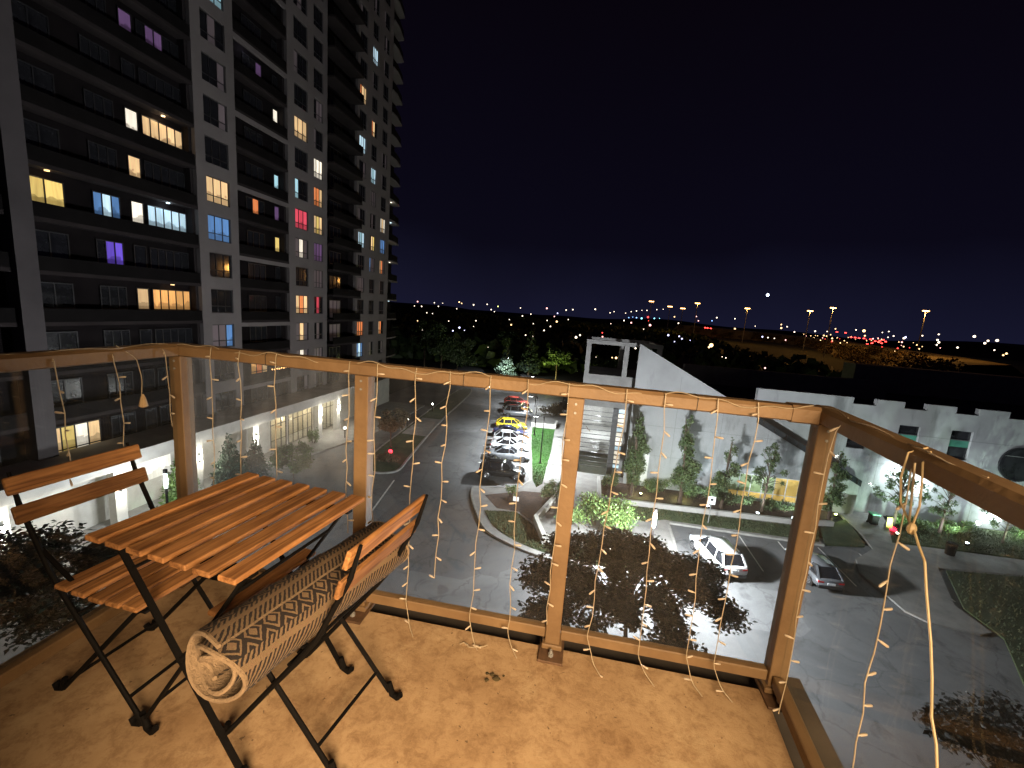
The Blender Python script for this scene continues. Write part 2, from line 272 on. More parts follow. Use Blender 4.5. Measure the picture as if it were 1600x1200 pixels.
# ------------------------------------------------------------------ mesh helpers
class MB:
    def __init__(s): s.v = []; s.f = []
    def add(s, vs, fs):
        o = len(s.v); s.v += [tuple(p) for p in vs]; s.f += [tuple(i + o for i in f) for f in fs]; return s
    def box(s, x0, x1, y0, y1, z0, z1):
        return s.add([(x0,y0,z0),(x1,y0,z0),(x1,y1,z0),(x0,y1,z0),(x0,y0,z1),(x1,y0,z1),(x1,y1,z1),(x0,y1,z1)],
                     [(0,3,2,1),(4,5,6,7),(0,1,5,4),(1,2,6,5),(2,3,7,6),(3,0,4,7)])
    def cbox(s, x0, x1, y0, y1, z0, z1, c):
        """box with chamfered edges"""
        bm = bmesh.new(); bmesh.ops.create_cube(bm, size=1)
        for v in bm.verts: v.co = Vector(((x0+x1)/2 + v.co.x*(x1-x0), (y0+y1)/2 + v.co.y*(y1-y0), (z0+z1)/2 + v.co.z*(z1-z0)))
        bmesh.ops.bevel(bm, geom=bm.edges[:], offset=c, segments=1, affect='EDGES')
        bm.verts.index_update(); s.add([v.co[:] for v in bm.verts], [[v.index for v in f.verts] for f in bm.faces]); bm.free(); return s
    def bar(s, p, q, w, h, up=(0,0,1)):
        p, q = Vector(p), Vector(q); d = (q-p).normalized(); up = Vector(up)
        if abs(d.dot(up)) > 0.98: up = Vector((0,1,0))
        a = d.cross(up).normalized()*w/2; b = a.cross(d).normalized()*h/2
        vs = [p-a-b, p+a-b, p+a+b, p-a+b, q-a-b, q+a-b, q+a+b, q-a+b]
        return s.add(vs, [(0,3,2,1),(4,5,6,7),(0,1,5,4),(1,2,6,5),(2,3,7,6),(3,0,4,7)])
    def tube(s, pts, r, n=6, cap=True):
        pts = [Vector(p) for p in pts]; rs = r if isinstance(r, (list, tuple)) else [r]*len(pts)
        rings = []; prev = None
        for i, p in enumerate(pts):
            d = (pts[min(i+1, len(pts)-1)] - pts[max(i-1, 0)]).normalized()
            if prev is None:
                a = d.orthogonal().normalized()
            else:
                a = (prev - d*prev.dot(d)).normalized()
            prev = a; b = d.cross(a)
            rings.append([p + (a*math.cos(2*math.pi*k/n) + b*math.sin(2*math.pi*k/n))*rs[i] for k in range(n)])
        vs = [v for rg in rings for v in rg]; fs = []
        for i in range(len(rings)-1):
            for k in range(n): fs.append((i*n+k, i*n+(k+1)%n, (i+1)*n+(k+1)%n, (i+1)*n+k))
        if cap: fs.append(tuple(range(n))[::-1]); fs.append(tuple((len(rings)-1)*n+k for k in range(n)))
        return s.add(vs, fs)
    def prism(s, poly, z0, z1):
        n = len(poly); a = sum(poly[i][0]*poly[(i+1)%n][1]-poly[(i+1)%n][0]*poly[i][1] for i in range(n))
        if a < 0: poly = poly[::-1]
        vs = [(p[0],p[1],z0) for p in poly] + [(p[0],p[1],z1) for p in poly]
        return s.add(vs, [tuple(range(n))[::-1], tuple(range(n,2*n))] + [(i,(i+1)%n,n+(i+1)%n,n+i) for i in range(n)])
    def prism_y(s, poly, y0, y1):
        """polygon in x,z pushed along y"""
        n = len(poly); a = sum(poly[i][0]*poly[(i+1)%n][1]-poly[(i+1)%n][0]*poly[i][1] for i in range(n))
        if a < 0: poly = poly[::-1]
        vs = [(p[0],y0,p[1]) for p in poly] + [(p[0],y1,p[1]) for p in poly]
        return s.add(vs, [tuple(range(n)), tuple(range(n,2*n))[::-1]] + [((i+1)%n,i,n+i,n+(i+1)%n) for i in range(n)])
    def disc(s, c, r, h, axis='z', n=16, r2=None):
        c = Vector(c); r2 = r if r2 is None else r2
        ax = {'x': Vector((1,0,0)), 'y': Vector((0,1,0)), 'z': Vector((0,0,1))}[axis]
        return s.tube([c - ax*h/2, c + ax*h/2], [r, r2], n)
    def sphere(s, c, r, n=8, m=5, sz=1.0):
        vs = []; fs = []
        for j in range(1, m):
            t = math.pi*j/m
            for i in range(n): vs.append((c[0]+r*math.sin(t)*math.cos(2*math.pi*i/n), c[1]+r*math.sin(t)*math.sin(2*math.pi*i/n), c[2]+r*sz*math.cos(t)))
        top = len(vs); vs.append((c[0],c[1],c[2]+r*sz)); bot = len(vs); vs.append((c[0],c[1],c[2]-r*sz))
        for j in range(m-2):
            for i in range(n): fs.append((j*n+i, (j+1)*n+i, (j+1)*n+(i+1)%n, j*n+(i+1)%n))
        for i in range(n): fs.append((top, i, (i+1)%n)); fs.append((bot, (m-2)*n+(i+1)%n, (m-2)*n+i))
        return s.add(vs, fs)
    def mesh(s, name, m, smooth=False):
        me = bpy.data.meshes.new(name); me.from_pydata(s.v, [], s.f); me.materials.append(m)
        if smooth: me.polygons.foreach_set('use_smooth', [True]*len(me.polygons))
        me.update(); return me
    def build(s, name, m, parent=None, smooth=False):
        return link(name, s.mesh(name, m, smooth), parent)
def world_loc(o):
    t = Vector((0,0,0)); 
    while o: t += o.location; o = o.parent
    return t
def link(name, me, parent=None, loc=None, rz=0):
    """loc None: the mesh is in world coordinates; else loc is relative to the parent"""
    o = bpy.data.objects.new(name, me); col.objects.link(o)
    if parent:
        o.parent = parent
        if loc is None: o.location = -world_loc(parent)
        else: o.location = loc
    elif loc is not None: o.location = loc
    o.rotation_euler = (0, 0, rz)
    return o
def tag(o, label, cat, group=None):
    o['label'] = label; o['category'] = cat
    if group: o['group'] = group
    return o
def thing(name, label, cat, loc=(0,0,0), rz=0, group=None):
    o = bpy.data.objects.new(name, None); col.objects.link(o); o.location = loc; o.rotation_euler = (0,0,rz); o.empty_display_size = 0.2
    return tag(o, label, cat, group)
def struct(name, mb, m): 
    o = mb.build(name, m); o['kind'] = 'structure'; return o
KIDS = {}
def copy_tree(o, parent=None):
    c = o.copy(); col.objects.link(c); c.parent = parent
    for ch in o.children: copy_tree(ch, c)
    return c
def copy_thing(o, label, loc, rz=0, group=None):
    c = copy_tree(o); c.location = loc; c.rotation_euler = (0,0,rz); c['label'] = label
    if group: c['group'] = group
    return c
def lamp_light(name, kind, loc, power, color, parent=None, size=0.1, spot=None, target=None, blend=0.4):
    d = bpy.data.lights.new(name, kind); d.energy = power; d.color = color
    if kind in ('POINT', 'SPOT'): d.shadow_soft_size = size
    if kind == 'SPOT': d.spot_size = R(spot); d.spot_blend = blend
    o = bpy.data.objects.new(name, d); col.objects.link(o)
    if parent: o.parent = parent; o.location = Vector(loc) - world_loc(parent)
    else: o.location = loc
    if target is not None: o.rotation_euler = (Vector(target) - Vector(loc)).to_track_quat('-Z', 'Y').to_euler()
    return o
# ================================================================== THE SETTING
def smooth_poly(pts, n=4, closed=False):
    P = [Vector((p[0], p[1], 0)) for p in pts]; out = []; N = len(P)
    for i in range(N if closed else N-1):
        p0 = P[(i-1) % N] if closed or i > 0 else P[i]; p1 = P[i]; p2 = P[(i+1) % N]; p3 = P[(i+2) % N] if closed or i+2 < N else p2
        for k in range(n):
            t = k/n
            q = 0.5*((2*p1) + (-p0+p2)*t + (2*p0-5*p1+4*p2-p3)*t*t + (-p0+3*p1-3*p2+p3)*t**3); out.append((q.x, q.y))
    if not closed: out.append((P[-1].x, P[-1].y))
    return out
def strip(line, w, z0, z1, mb):
    """a kerb: a box profile swept along a line on the ground"""
    L = [Vector((p[0], p[1], 0)) for p in line]; a = []; b = []
    for i, p in enumerate(L):
        d = (L[min(i+1, len(L)-1)] - L[max(i-1, 0)]).normalized(); nrm = Vector((-d.y, d.x, 0))*w/2
        a.append(p+nrm); b.append(p-nrm)
    n = len(L); vs = [(p.x,p.y,z0) for p in a] + [(p.x,p.y,z0) for p in b] + [(p.x,p.y,z1) for p in a] + [(p.x,p.y,z1) for p in b]
    fs = []
    for i in range(n-1):
        fs += [(2*n+i, 3*n+i, 3*n+i+1, 2*n+i+1), (i, 2*n+i, 2*n+i+1, i+1), (n+i, n+i+1, 3*n+i+1, 3*n+i)]
    fs += [(0, n, 3*n, 2*n), (n-1, 3*n-1, 4*n-1, 2*n-1)]
    mb.add(vs, fs)

struct('ground', MB().add([(-3000,-500,-0.16),(3000,-500,-0.16),(3000,3500,-0.16),(-3000,3500,-0.16)], [(0,1,2,3)]), M['land'])
# asphalt: street, drop-off loop and parking court in one sheet
road_poly = [(-33,2),(26,2),(26,30),(30,36.5),(12,37.5),(-3,38),(-3.2,70),(-4,100),(-14,112),(-34,118),(-34,60)]
struct('road', MB().add([(x,y,0) for x,y in road_poly], [tuple(range(len(road_poly)))]), M['asphalt'])
# pavement in front of the lobby
lob = [(-33.4,16),(-33.4,66),(-25.2,66),(-25.0,56),(-25.2,50)] + smooth_poly([(-25.2,50),(-25.8,45.8),(-27.2,39.6),(-28.6,36),(-29.2,33)], 4)[1:] + [(-29.2,16)]
struct('pavement', MB().prism(lob, -0.1, 0.13), M['paving'])
mb = MB(); strip([(-25.2,66),(-25.0,56)] + smooth_poly([(-25.2,50),(-25.8,45.8),(-27.2,39.6),(-28.6,36),(-29.2,33)], 5) + [(-29.2,16)], 0.18, -0.05, 0.16, mb)
struct('kerb', mb, M['kerb'])
# planted verge between the street and the drop-off loop
verge = smooth_poly([(-18.9,37.1),(-17.2,38.2),(-17.5,41.4),(-18.4,48),(-19.6,58),(-21.6,82),(-24.2,82),(-23.2,62),(-22.3,50),(-21.6,42),(-20.4,38.4)], 5, True)
struct('verge', MB().prism(verge, -0.1, 0.12), M['turf'])
mb = MB(); strip(verge + [verge[0]], 0.2, -0.05, 0.16, mb); struct('kerb', mb, M['kerb'])
struct('footpath', MB().prism([(-18.7,50),(-19.5,58.5),(-22.6,58.5),(-22.0,50)], 0.0, 0.128), M['paving'])
# corner of the white building's plot
kc = smooth_poly([(-9.0,37.0),(-8.7,35.3),(-7.5,32.4),(-6.0,29.7),(-3.8,28.2),(-0.96,27.2),(3,26.9),(6,27.6),(7.6,29.6),(8.0,32),(8.1,35.5)], 5)
plot = kc + [(20,35.6),(20,44.6),(0,44.6),(0.6,75),(-7.6,75),(-6.45,56.6),(-4.2,40.3),(-4.9,38.2)]
struct('pavement', MB().prism(plot, -0.1, 0.12), M['paving'])
mb = MB(); strip(kc, 0.2, -0.05, 0.16, mb); strip([(8.1,35.5),(20,35.6)], 0.18, -0.05, 0.16, mb); strip([(-7.6,75),(-6.45,56.6),(-4.2,40.3),(-4.9,38.2),(-9.0,37.0)], 0.2, -0.05, 0.16, mb)
struct('kerb', mb, M['kerb'])
def lawn(name, poly, m, z=0.135): return struct(name, MB().prism(poly, 0.0, z), m)
lawn('lawn', [(-6.15,56.3),(-3.95,40.6),(-3.35,38.9),(-2.9,40),(-2.95,50),(-3.3,60.5),(-6.5,60.5)], M['lawn'])
lawn('lawn', [(x,y) for x,y in smooth_poly([(-6.9,32.6),(-5.6,30.3),(-3.6,28.7),(-0.9,27.7),(3,27.4),(5.6,28.2),(6.0,29.2)], 4)] + [(2.0,29.0),(-1.7,28.85),(-2.9,31.7),(-4.4,33.2)], M['turf'])
lawn('flower_bed', [(-7.6,35.6),(-6.0,33.4),(-4.2,33.4),(-2.8,32.0),(-1.6,34.5),(-1.6,38.0),(-4.4,37.6)], M['soil'], 0.14)
lawn('lawn', [(6.2,35.0),(7.9,35.9),(19.8,35.95),(21.0,38.6),(2.6,37.6),(2.6,36.4)], M['turf'])
lawn('flower_bed', [(2.7,38.0),(18.7,38.9),(22.5,39.6),(24.4,42.9),(2.7,42.9)], M['soil'], 0.16)
# right-hand plot: walks and dark grass
struct('footpath', MB().prism([(24.9,43.9),(29,43.9),(27.8,41),(26.2,37.9),(45,38.4),(45,35.4),(33.4,35.4),(27.2,34.6),(24.7,29.6),(24.9,27.2),(24,26.8),(21.6,27.2),(20.9,28),(20.6,32),(21.4,34),(23.8,36.2),(24.3,38.4)], -0.1, 0.11), M['paving'])
lawn('lawn', [(20.2,35.7),(23.4,36.5),(24.0,38.4),(24.6,41.5),(22.6,40.0),(21.2,38.8)], M['turf'], 0.125)
lawn('lawn', [(26.7,38.2),(45,38.7),(60,41),(60,43.9),(29.3,43.9),(28.2,41)], M['turf'], 0.125)
lawn('lawn', [(27.6,34.4),(33.5,35.2),(60,35.6),(60,2),(19,2),(19,16),(25.2,26.8),(25.1,29.4)], M['turf'], 0.10)
struct('forecourt', MB().prism([(-29.4,6),(-29.4,27.5),(-25.5,27.5),(-23.5,25.5),(-22,20),(-22,6)], -0.1, 0.012), M['paving'])
rg = np.random.default_rng(8)
def grass(poly, n, h_, z, seed, m):
    r = np.random.default_rng(seed); P = np.array(poly); lo, hi = P.min(0), P.max(0); vs = []; fs = []
    while len(fs) < n:
        x, y = lo + (hi-lo)*r.random(2); ins = False; j = len(P)-1
        for i in range(len(P)):
            if (P[i][1] > y) != (P[j][1] > y) and x < (P[j][0]-P[i][0])*(y-P[i][1])/(P[j][1]-P[i][1])+P[i][0]: ins = not ins
            j = i
        if not ins: continue
        a = r.random()*6.283; w_ = 0.03+0.03*r.random(); hh = h_*(0.5+r.random()); k = len(vs); dx, dy = math.cos(a), math.sin(a)
        vs += [(x-dx*w_,y-dy*w_,z-0.01),(x+dx*w_,y+dy*w_,z-0.01),(x+dy*hh*0.5,y-dx*hh*0.5,z+hh)]; fs.append((k,k+1,k+2))
    o = MB().add(vs, fs).build('grass', m); o['kind'] = 'stuff'; return o
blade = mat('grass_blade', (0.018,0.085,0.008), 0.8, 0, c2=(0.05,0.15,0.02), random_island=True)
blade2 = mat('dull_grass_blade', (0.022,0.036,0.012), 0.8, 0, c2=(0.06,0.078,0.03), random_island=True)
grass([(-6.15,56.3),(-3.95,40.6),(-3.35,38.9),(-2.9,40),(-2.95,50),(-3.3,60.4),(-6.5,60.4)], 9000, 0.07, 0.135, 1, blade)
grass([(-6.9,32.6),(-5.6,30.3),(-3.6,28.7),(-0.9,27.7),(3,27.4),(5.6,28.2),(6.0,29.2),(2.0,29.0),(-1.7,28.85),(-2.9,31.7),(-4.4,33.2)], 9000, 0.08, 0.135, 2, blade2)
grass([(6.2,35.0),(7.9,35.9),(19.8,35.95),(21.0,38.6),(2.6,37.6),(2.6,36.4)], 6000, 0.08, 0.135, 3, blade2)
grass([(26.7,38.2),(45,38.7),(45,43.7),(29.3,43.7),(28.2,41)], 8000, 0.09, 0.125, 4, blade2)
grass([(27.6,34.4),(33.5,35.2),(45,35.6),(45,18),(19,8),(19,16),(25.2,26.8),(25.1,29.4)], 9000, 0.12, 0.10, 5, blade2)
# parking bay lines
mb = MB()
def line(p, q, w=0.1):
    p, q = Vector((*p,0.005)), Vector((*q,0.005)); d = (q-p).normalized(); a = Vector((-d.y, d.x, 0))*w/2
    mb.add([p-a, p+a, q+a, q-a], [(0,1,2,3)])
for k in range(11):
    y = 41.6 + 3.0*k; x = -4.6 - 0.145*(y-40); line((x-5.1, y-0.85), (x, y))
for k in range(5): line((13.6+2.9*k, 30.2), (13.6+2.9*k, 35.2))
line((-15.3,29.0), (-16.5,36.2), 0.14)
struct('road_marking', mb, M['paint'])

# ------------------------------------------------------------------ windows used on the buildings
GL = dict(
 warm=glow('lit_warm', (1.0, 0.66, 0.33), 0.85, True), amber=glow('lit_amber', (1.0, 0.50, 0.16), 0.75, True),
 cool=glow('lit_cool', (0.62, 0.86, 1.0), 0.9, True), white=glow('lit_white', (1.0, 0.90, 0.74), 1.05, True),
 blue=glow('lit_blue', (0.16, 0.36, 0.75), 0.55, True), teal=glow('lit_teal', (0.45, 0.75, 0.85), 0.8, True),
 red=glow('lit_red', (1.0, 0.10, 0.16), 0.8, True), orange=glow('lit_orange', (1.0, 0.30, 0.10), 0.7, True),
 violet=glow('lit_violet', (0.18, 0.10, 0.75), 0.7, True), dim=glow('lit_dim', (0.35, 0.28, 0.30), 0.09, True),
 purple=glow('lit_purple', (0.30, 0.16, 0.38), 0.25, True), yellow=glow('lit_yellow', (1.0, 0.72, 0.22), 0.8, True))
WM = {}
def window_meshes(w, h, n, tr):
    key = (w, h, n, tr)
    if key in WM: return WM[key]
    fr = MB(); t = 0.07
    # local: u along +y, v up, outside is +x ; origin at the middle of the sill
    fr.box(-0.02,0.06,-w/2,w/2,0,t); fr.box(-0.02,0.06,-w/2,w/2,h-t,h)
    for k in range(n+1):
        y = -w/2 + k*w/n; y0, y1 = max(-w/2, y-t/2), min(w/2, y+t/2)
        if k == 0: y0, y1 = -w/2, -w/2+t
        if k == n: y0, y1 = w/2-t, w/2
        fr.box(-0.015,0.055,y0,y1,t,h-t)
    if tr: fr.box(-0.01,0.05,-w/2+t,w/2-t,tr-0.035,tr+0.035)
    me = fr.mesh('window_frame', M['frame'])
    pm = MB().box(-0.008,0.008,-w/(2*n)+0.01,w/(2*n)-0.01,0.02,h-0.02)
    WM[key] = (me, {}, pm); return WM[key]
def window(parent, base, w, h, n, tr, glass, mats=None, rz=0, name='window'):
    """a window of n panes with a low rail; base is the middle of its sill"""
    me, cache, pm = window_meshes(w, h, n, tr)
    o = link(name, me, parent, Vector(base) - world_loc(parent), rz)
    for k in range(n):
        g = (mats[k] if mats else glass)
        if g.name not in cache: cache[g.name] = pm.mesh('pane', g)
        link('pane', cache[g.name], o, (0, -w/2 + (k+0.5)*w/n, 0))
    return o

# ================================================================== APARTMENT TOWER
TX = -33.0
tower = thing('apartment_tower', 'tall pale apartment tower with dark balconies and scattered lit windows', 'apartment tower', (-40, 45, 0))
FH = 3.15; F0 = 4.2; NF = 20
ZT = F0 + FH*NF
def fz(k): return F0 + FH*k
win_cols = [(33.63,36.05),(44.97,47.23),(48.32,50.09),(58.3,60.15),(61.6,63.2),(64.8,66.5)]
def zone(y0, y1, cols):
    m = MB(); xs = [y0] + [v for c in cols for v in c] + [y1]
    for i in range(0, len(xs), 2): m.box(TX-0.35, TX, xs[i], xs[i+1], F0, ZT)
    for a, b in cols:
        for k in range(NF+1):
            z1 = fz(k)+0.68 if k < NF else ZT; z0 = fz(k-1)+2.78 if k else F0
            m.box(TX-0.33, TX-0.003, a, b, z0, z1)
    m.build('wall', M['pale_render'], tower)
zone(32.7, 36.95, win_cols[:1]); zone(43.9, 50.9, win_cols[1:3]); zone(57.7, 67.65, win_cols[3:])
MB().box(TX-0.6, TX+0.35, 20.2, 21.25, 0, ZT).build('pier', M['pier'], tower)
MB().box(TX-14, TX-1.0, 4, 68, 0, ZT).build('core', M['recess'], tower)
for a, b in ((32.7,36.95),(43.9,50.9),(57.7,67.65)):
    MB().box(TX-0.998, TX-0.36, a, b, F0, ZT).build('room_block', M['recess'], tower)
# lit windows: (column, floor) -> glass ; floor 0 starts at 4.2 m
lit = {(0,5):('blue',), (0,6):('warm',), (0,11):('teal',), (0,2):('dim','dim','blue'),
 (1,3):('warm','orange','warm'), (1,2):('dim','warm','dim'), (1,5):('dim','white','dim'), (1,6):('red',), (1,7):('teal','dark','dark'), (1,9):('warm',), (1,1):('dim','white','dim'),
 (2,8):('white',), (2,7):('orange','orange','warm'), (2,6):('warm','yellow','warm'), (2,5):('purple',), (2,3):('dark','red','dark'), (2,4):('dim',), (2,1):('dim',),
 (3,12):('orange','warm','warm'), (3,10):('cool',), (3,6):('cool','teal','cool'), (3,2):('orange',), (3,1):('blue','cool','blue'), (3,4):('dim',),
 (4,14):('cool',), (4,11):('orange','warm','dark'), (4,9):('cool','teal','cool'), (4,6):('dark','warm','yellow'), (4,5):('blue','dim','dim'),
 (5,7):('white','warm','white'), (5,5):('warm','orange','dim'), (5,6):('blue',), (5,2):('warm','orange','dark')}
for ci, (a, b) in enumerate(win_cols):
    for k in range(NF):
        sp = lit.get((ci, k))
        if sp:
            sp = list(sp)*(3 if len(sp) == 1 else 1); ms = [M['dark_glass'] if s == 'dark' else GL[s] for s in sp]
        else:
            ms = [M['dark_glass'] if random.random() < 0.85 else GL['dim'] for _ in range(3)]
        window(tower, (TX-0.18, (a+b)/2, fz(k)+0.68), round(b-a,2), 2.1, 3, 0.6, None, ms)
# balcony bays: recess, slabs, dark parapets
def bay(y0, y1, depth, frame2=False, curved=0.0):
    for k in range(NF):
        z = fz(k)
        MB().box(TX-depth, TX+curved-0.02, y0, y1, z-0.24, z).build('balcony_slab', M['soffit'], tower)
        MB().box(TX+curved-0.11, TX+curved-0.03, y0+0.05, y1-0.05, z+0.003, z+0.86).build('balcony_parapet', M['dark_panel'], tower)
        if frame2 and k % 2 == 1:
            MB().box(TX-0.3, TX-0.004, y0, y1, z-0.62, z-0.245).build('frame_beam', M['pale_render'], tower)
bay(21.25, 32.7, 1.0); bay(36.95, 43.9, 1.0, True); bay(50.9, 57.7, 1.0, False, 0.9); bay(8.0, 20.2, 1.0)
BX = TX - 0.94     # glazing line at the back of the balconies
def bay_window(yc, k, w, n, glass, h=2.35, mats=None): window(tower, (BX, yc, fz(k)+0.1), w, h, n, 0.75, glass, mats)
D_ = M['dark_glass']
for k in range(0, 13):
    z = k
    l1 = {7:'warm', 5:'cool', 3:'amber'}.get(k)
    bay_window(30.78, k, 3.3, 5, GL[l1] if l1 else D_, mats=None if k not in (9,) else [D_,GL['purple'],GL['purple'],D_,D_])
    bay_window(28.4, k, 0.95, 1, GL[{7:'white',5:'white',3:'warm',6:'warm'}[k]] if k in (7,5,3,6) else (GL['purple'] if k == 9 else D_))
    bay_window(26.3, k, 1.8, 3, D_, mats=[GL['blue'],GL['cool'],GL['blue']] if k == 5 else ([D_,GL['violet'],GL['violet']] if k == 4 else None))
    bay_window(22.75 if k else 23.1, k, 2.1 if k else 3.2, 2 if k else 4, GL['yellow'] if k == 5 else D_, mats=[GL['warm'],GL['yellow'],GL['white'],GL['warm']] if k == 0 else None)
for k in range(0, 17):
    c = {1:('amber','orange','warm'), 6:('dark','orange','dark'), 10:('dark','dark','purple')}.get(k)
    bay_window(40.2, k, 2.4, 3, D_, mats=[D_ if s == 'dark' else GL[s] for s in c] if c else None)
    c = {9:'white', 7:'teal', 6:'purple', 5:'yellow', 1:'warm'}.get(k)
    bay_window(43.2, k, 0.75, 1, GL[c] if c else D_)
for k in range(0, 20):
    c = {3:'dim', 2:'dim'}.get(k)
    bay_window(54.1, k, 2.6, 3, GL[c] if c else D_)
    bay_window(18.1, k, 2.2, 2, D_) if k < 11 else None
# pale end walls inside the balcony recesses that catch light from lit rooms
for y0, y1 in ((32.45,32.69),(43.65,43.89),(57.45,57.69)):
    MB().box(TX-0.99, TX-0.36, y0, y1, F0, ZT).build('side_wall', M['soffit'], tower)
# end balconies at the far corner
for k in range(NF):
    z = fz(k)
    MB().prism([(TX-4,67.66),(TX+0.15,67.66),(TX+0.15,69.2),(TX-0.5,72.4),(TX-4,72.6)], z-0.22, z).build('balcony_slab', M['pale_render'], tower)
    MB().prism([(TX-0.12,67.70),(TX+0.08,67.70),(TX+0.08,69.2),(TX-0.58,72.3),(TX-0.75,72.3),(TX-0.12,69.1)], z+0.003, z+1.0).build('balcony_parapet', M['dark_panel'], tower)
    c = {8:'white', 7:'cool', 6:'yellow', 5:'white', 3:'cool', 2:'amber', 9:'dim'}.get(k)
    window(tower, (TX-1.6, 69.2, z+0.1), 2.4, 2.3, 3, 0.7, GL[c] if c else D_)
MB().box(TX-4, TX-1.7, 67.66, 72.4, F0, ZT).build('end_wall', M['recess'], tower)
MB().box(TX-14.2, TX+0.4, 4, 68, ZT, ZT+0.9).build('roof', M['pale_render'], tower)
# ceiling lights on a few balconies of the tower (lit rooms throw light on their recess)
for yc, k, c, p in ((30.5,7,(1,0.72,0.4),28), (30.5,5,(0.7,0.9,1),30), (30.5,3,(1,0.66,0.3),18), (22.7,5,(1,0.66,0.3),8), (69.2,8,(1,0.9,0.75),14), (69.2,7,(0.7,0.9,1),14), (69.2,5,(1,0.9,0.75),14), (69.2,3,(0.7,0.9,1),14), (41.0,1,(1,0.5,0.2),16), (39,10,(0.75,0.7,1),10)):
    bl = MB().disc((TX-0.5, yc, fz(k+1)-0.28), 0.13, 0.07, 'z', 12).build('ceiling_light', glow('ceil_%s' % c[2], c, 2.0), tower)
    lamp_light('ceiling_light_glow', 'POINT', (TX-0.45, yc, fz(k+1)-0.5), p*0.6, c, tower, 0.1)
# fairy lights on one balcony
for i in range(8):
    MB().sphere((TX-0.01, 41.0+0.36*i, fz(1)+1.0-0.05*(i % 2)), 0.07, 6, 4).build('fairy_light', glow('fairy', (1,0.45,0.15), 5.0), tower)

# ---- lobby at the foot of the tower
LX = -31.4
m = MB(); m.box(TX-0.3, -29.6, 12.0, 54.5, 4.25, 5.15); m.build('canopy', M['concrete'], tower)
MB().box(TX-0.3, -29.7, 12.0, 54.4, 4.12, 4.246).build('canopy_soffit', M['white_clean'], tower)
MB().box(TX-2.0, LX-0.05, 12.0, 38.3, 0.0, 4.1).build('lobby_wall', M['white_clean'], tower)
MB().box(TX-2.0, LX-0.05, 50.2, 66, 0.0, 4.1).build('lobby_wall', M['white_clean'], tower)
MB().box(TX-0.98, TX-0.85, 38.3, 50.2, 0.0, 4.1).build('lobby_back_wall', mat('lobby_cream', (0.62,0.55,0.42), 0.7, 0, 0.15, 0.9), tower)
for yc, n, w in ((39.7,3,2.4),(43.3,5,4.2),(47.9,5,4.2)):
    window(tower, (LX, yc, 0.14), w, 3.7, n, 2.7, M['shop_glass'], None, 0, 'lobby_window')
for y in (38.32, 41.0, 45.55): MB().box(LX-0.1, LX+0.02, y, y+0.2, 0.13, 4.1).build('lobby_pillar', M['white_clean'], tower)
for y in (43, 48): lamp_light('lobby_ceiling_light', 'POINT', (TX+0.4, y, 3.5), 420, (1, 0.82, 0.55), tower, 0.3)
COLY = (16.5, 22.5, 28.5, 34.6, 44.6, 48.4, 53.6)
for y in COLY:
    MB().box(-30.3, -29.72, y-0.35, y+0.35, 0.13, 4.12).build('column', M['white_clean'], tower)
sc_m = glow('sconce_glass', (1.0, 0.93, 0.82), 10.0)
def sconce(parent, p, out, name='wall_lamp', power=60, c=(1,0.93,0.8)):
    x, y, z = p; ox, oy = out
    o = MB().box(x-0.09, x+0.09, y-0.09, y+0.09, z-0.28, z-0.2).box(x-0.09, x+0.09, y-0.09, y+0.09, z+0.2, z+0.26).build(name, M['frame'], parent)
    MB().disc((x, y, z), 0.075, 0.39, 'z', 10).build('lamp_glass', sc_m, o)
    lamp_light(name+'_glow', 'POINT', (x+0.35*ox, y+0.35*oy, z), power, c, o, 0.1)
for y in (34.6, 44.6, 48.4): sconce(tower, (-29.6, y, 3.0), (1, 0), 'column_lamp', 400)
for y in (16.5, 22.5, 28.5): sconce(tower, (-29.6, y, 3.0), (1, 0), 'column_lamp', 400)
# second-storey lit rooms just above the canopy and at the near end
for yc, w, n, ms in ((42.9,1.7,3,('white','white','dim')),(46.3,1.6,3,('yellow','white','yellow'))):
    pass
MB().box(LX-0.05, LX-0.01, 24.0, 27.6, 1.9, 3.4).build('notice_panel', glow('backlit_panel', (1,0.96,0.88), 0.9, True), tower)

# ================================================================== WHITE BUILDING
wb = thing('white_building', 'white concrete building with stepped parapet, sloping wall and round window', 'building', (20, 44, 0))
WY = 44.0; W = M['white_wall']
m = MB(); slots = [(24.67,26.6),(28.85,30.65),(32.95,34.7),(37.0,38.75),(41.0,42.8)]
m.box(16.45, 60, WY, WY+0.5, 8.85, 10.38); m.box(16.45, 60, WY, WY+0.5, 0, 6.2)
xs = [16.45] + [v for s in slots for v in s] + [60]
for i in range(0, len(xs), 2): m.box(xs[i], xs[i+1], WY+0.003, WY+0.497, 10.38, 10.97)
ws = [(24.8,26.4),(28.8,30.5),(32.98,34.65)]
xs = [16.45] + [v for s in ws for v in s] + [60]
for i in range(0, len(xs), 2): m.box(xs[i], xs[i+1], WY+0.002, WY+0.498, 6.2, 8.85)
m.build('front_wall', W, wb)
gg = mat('green_tinted_glass', (0.06,0.17,0.13), 0.12, 0, 0.3, 0.5)
for a, b in ws:
    o = MB().box(a, b, WY+0.2, WY+0.28, 6.2, 6.28).box(a, b, WY+0.2, WY+0.28, 8.77, 8.85).box(a, b, WY+0.19, WY+0.29, 7.95, 8.03).box(a, b, WY+0.19, WY+0.29, 7.25, 7.32).build('window', M['frame'], wb)
    MB().box(a, b, WY+0.22, WY+0.26, 8.04, 8.76).build('pane', D_, o); MB().box(a, b, WY+0.22, WY+0.26, 7.33, 7.94).build('pane', glow('green_lit_glass', (0.10,0.36,0.26), 0.30, True), o); MB().box(a, b, WY+0.22, WY+0.26, 6.29, 7.24).build('pane', D_, o)
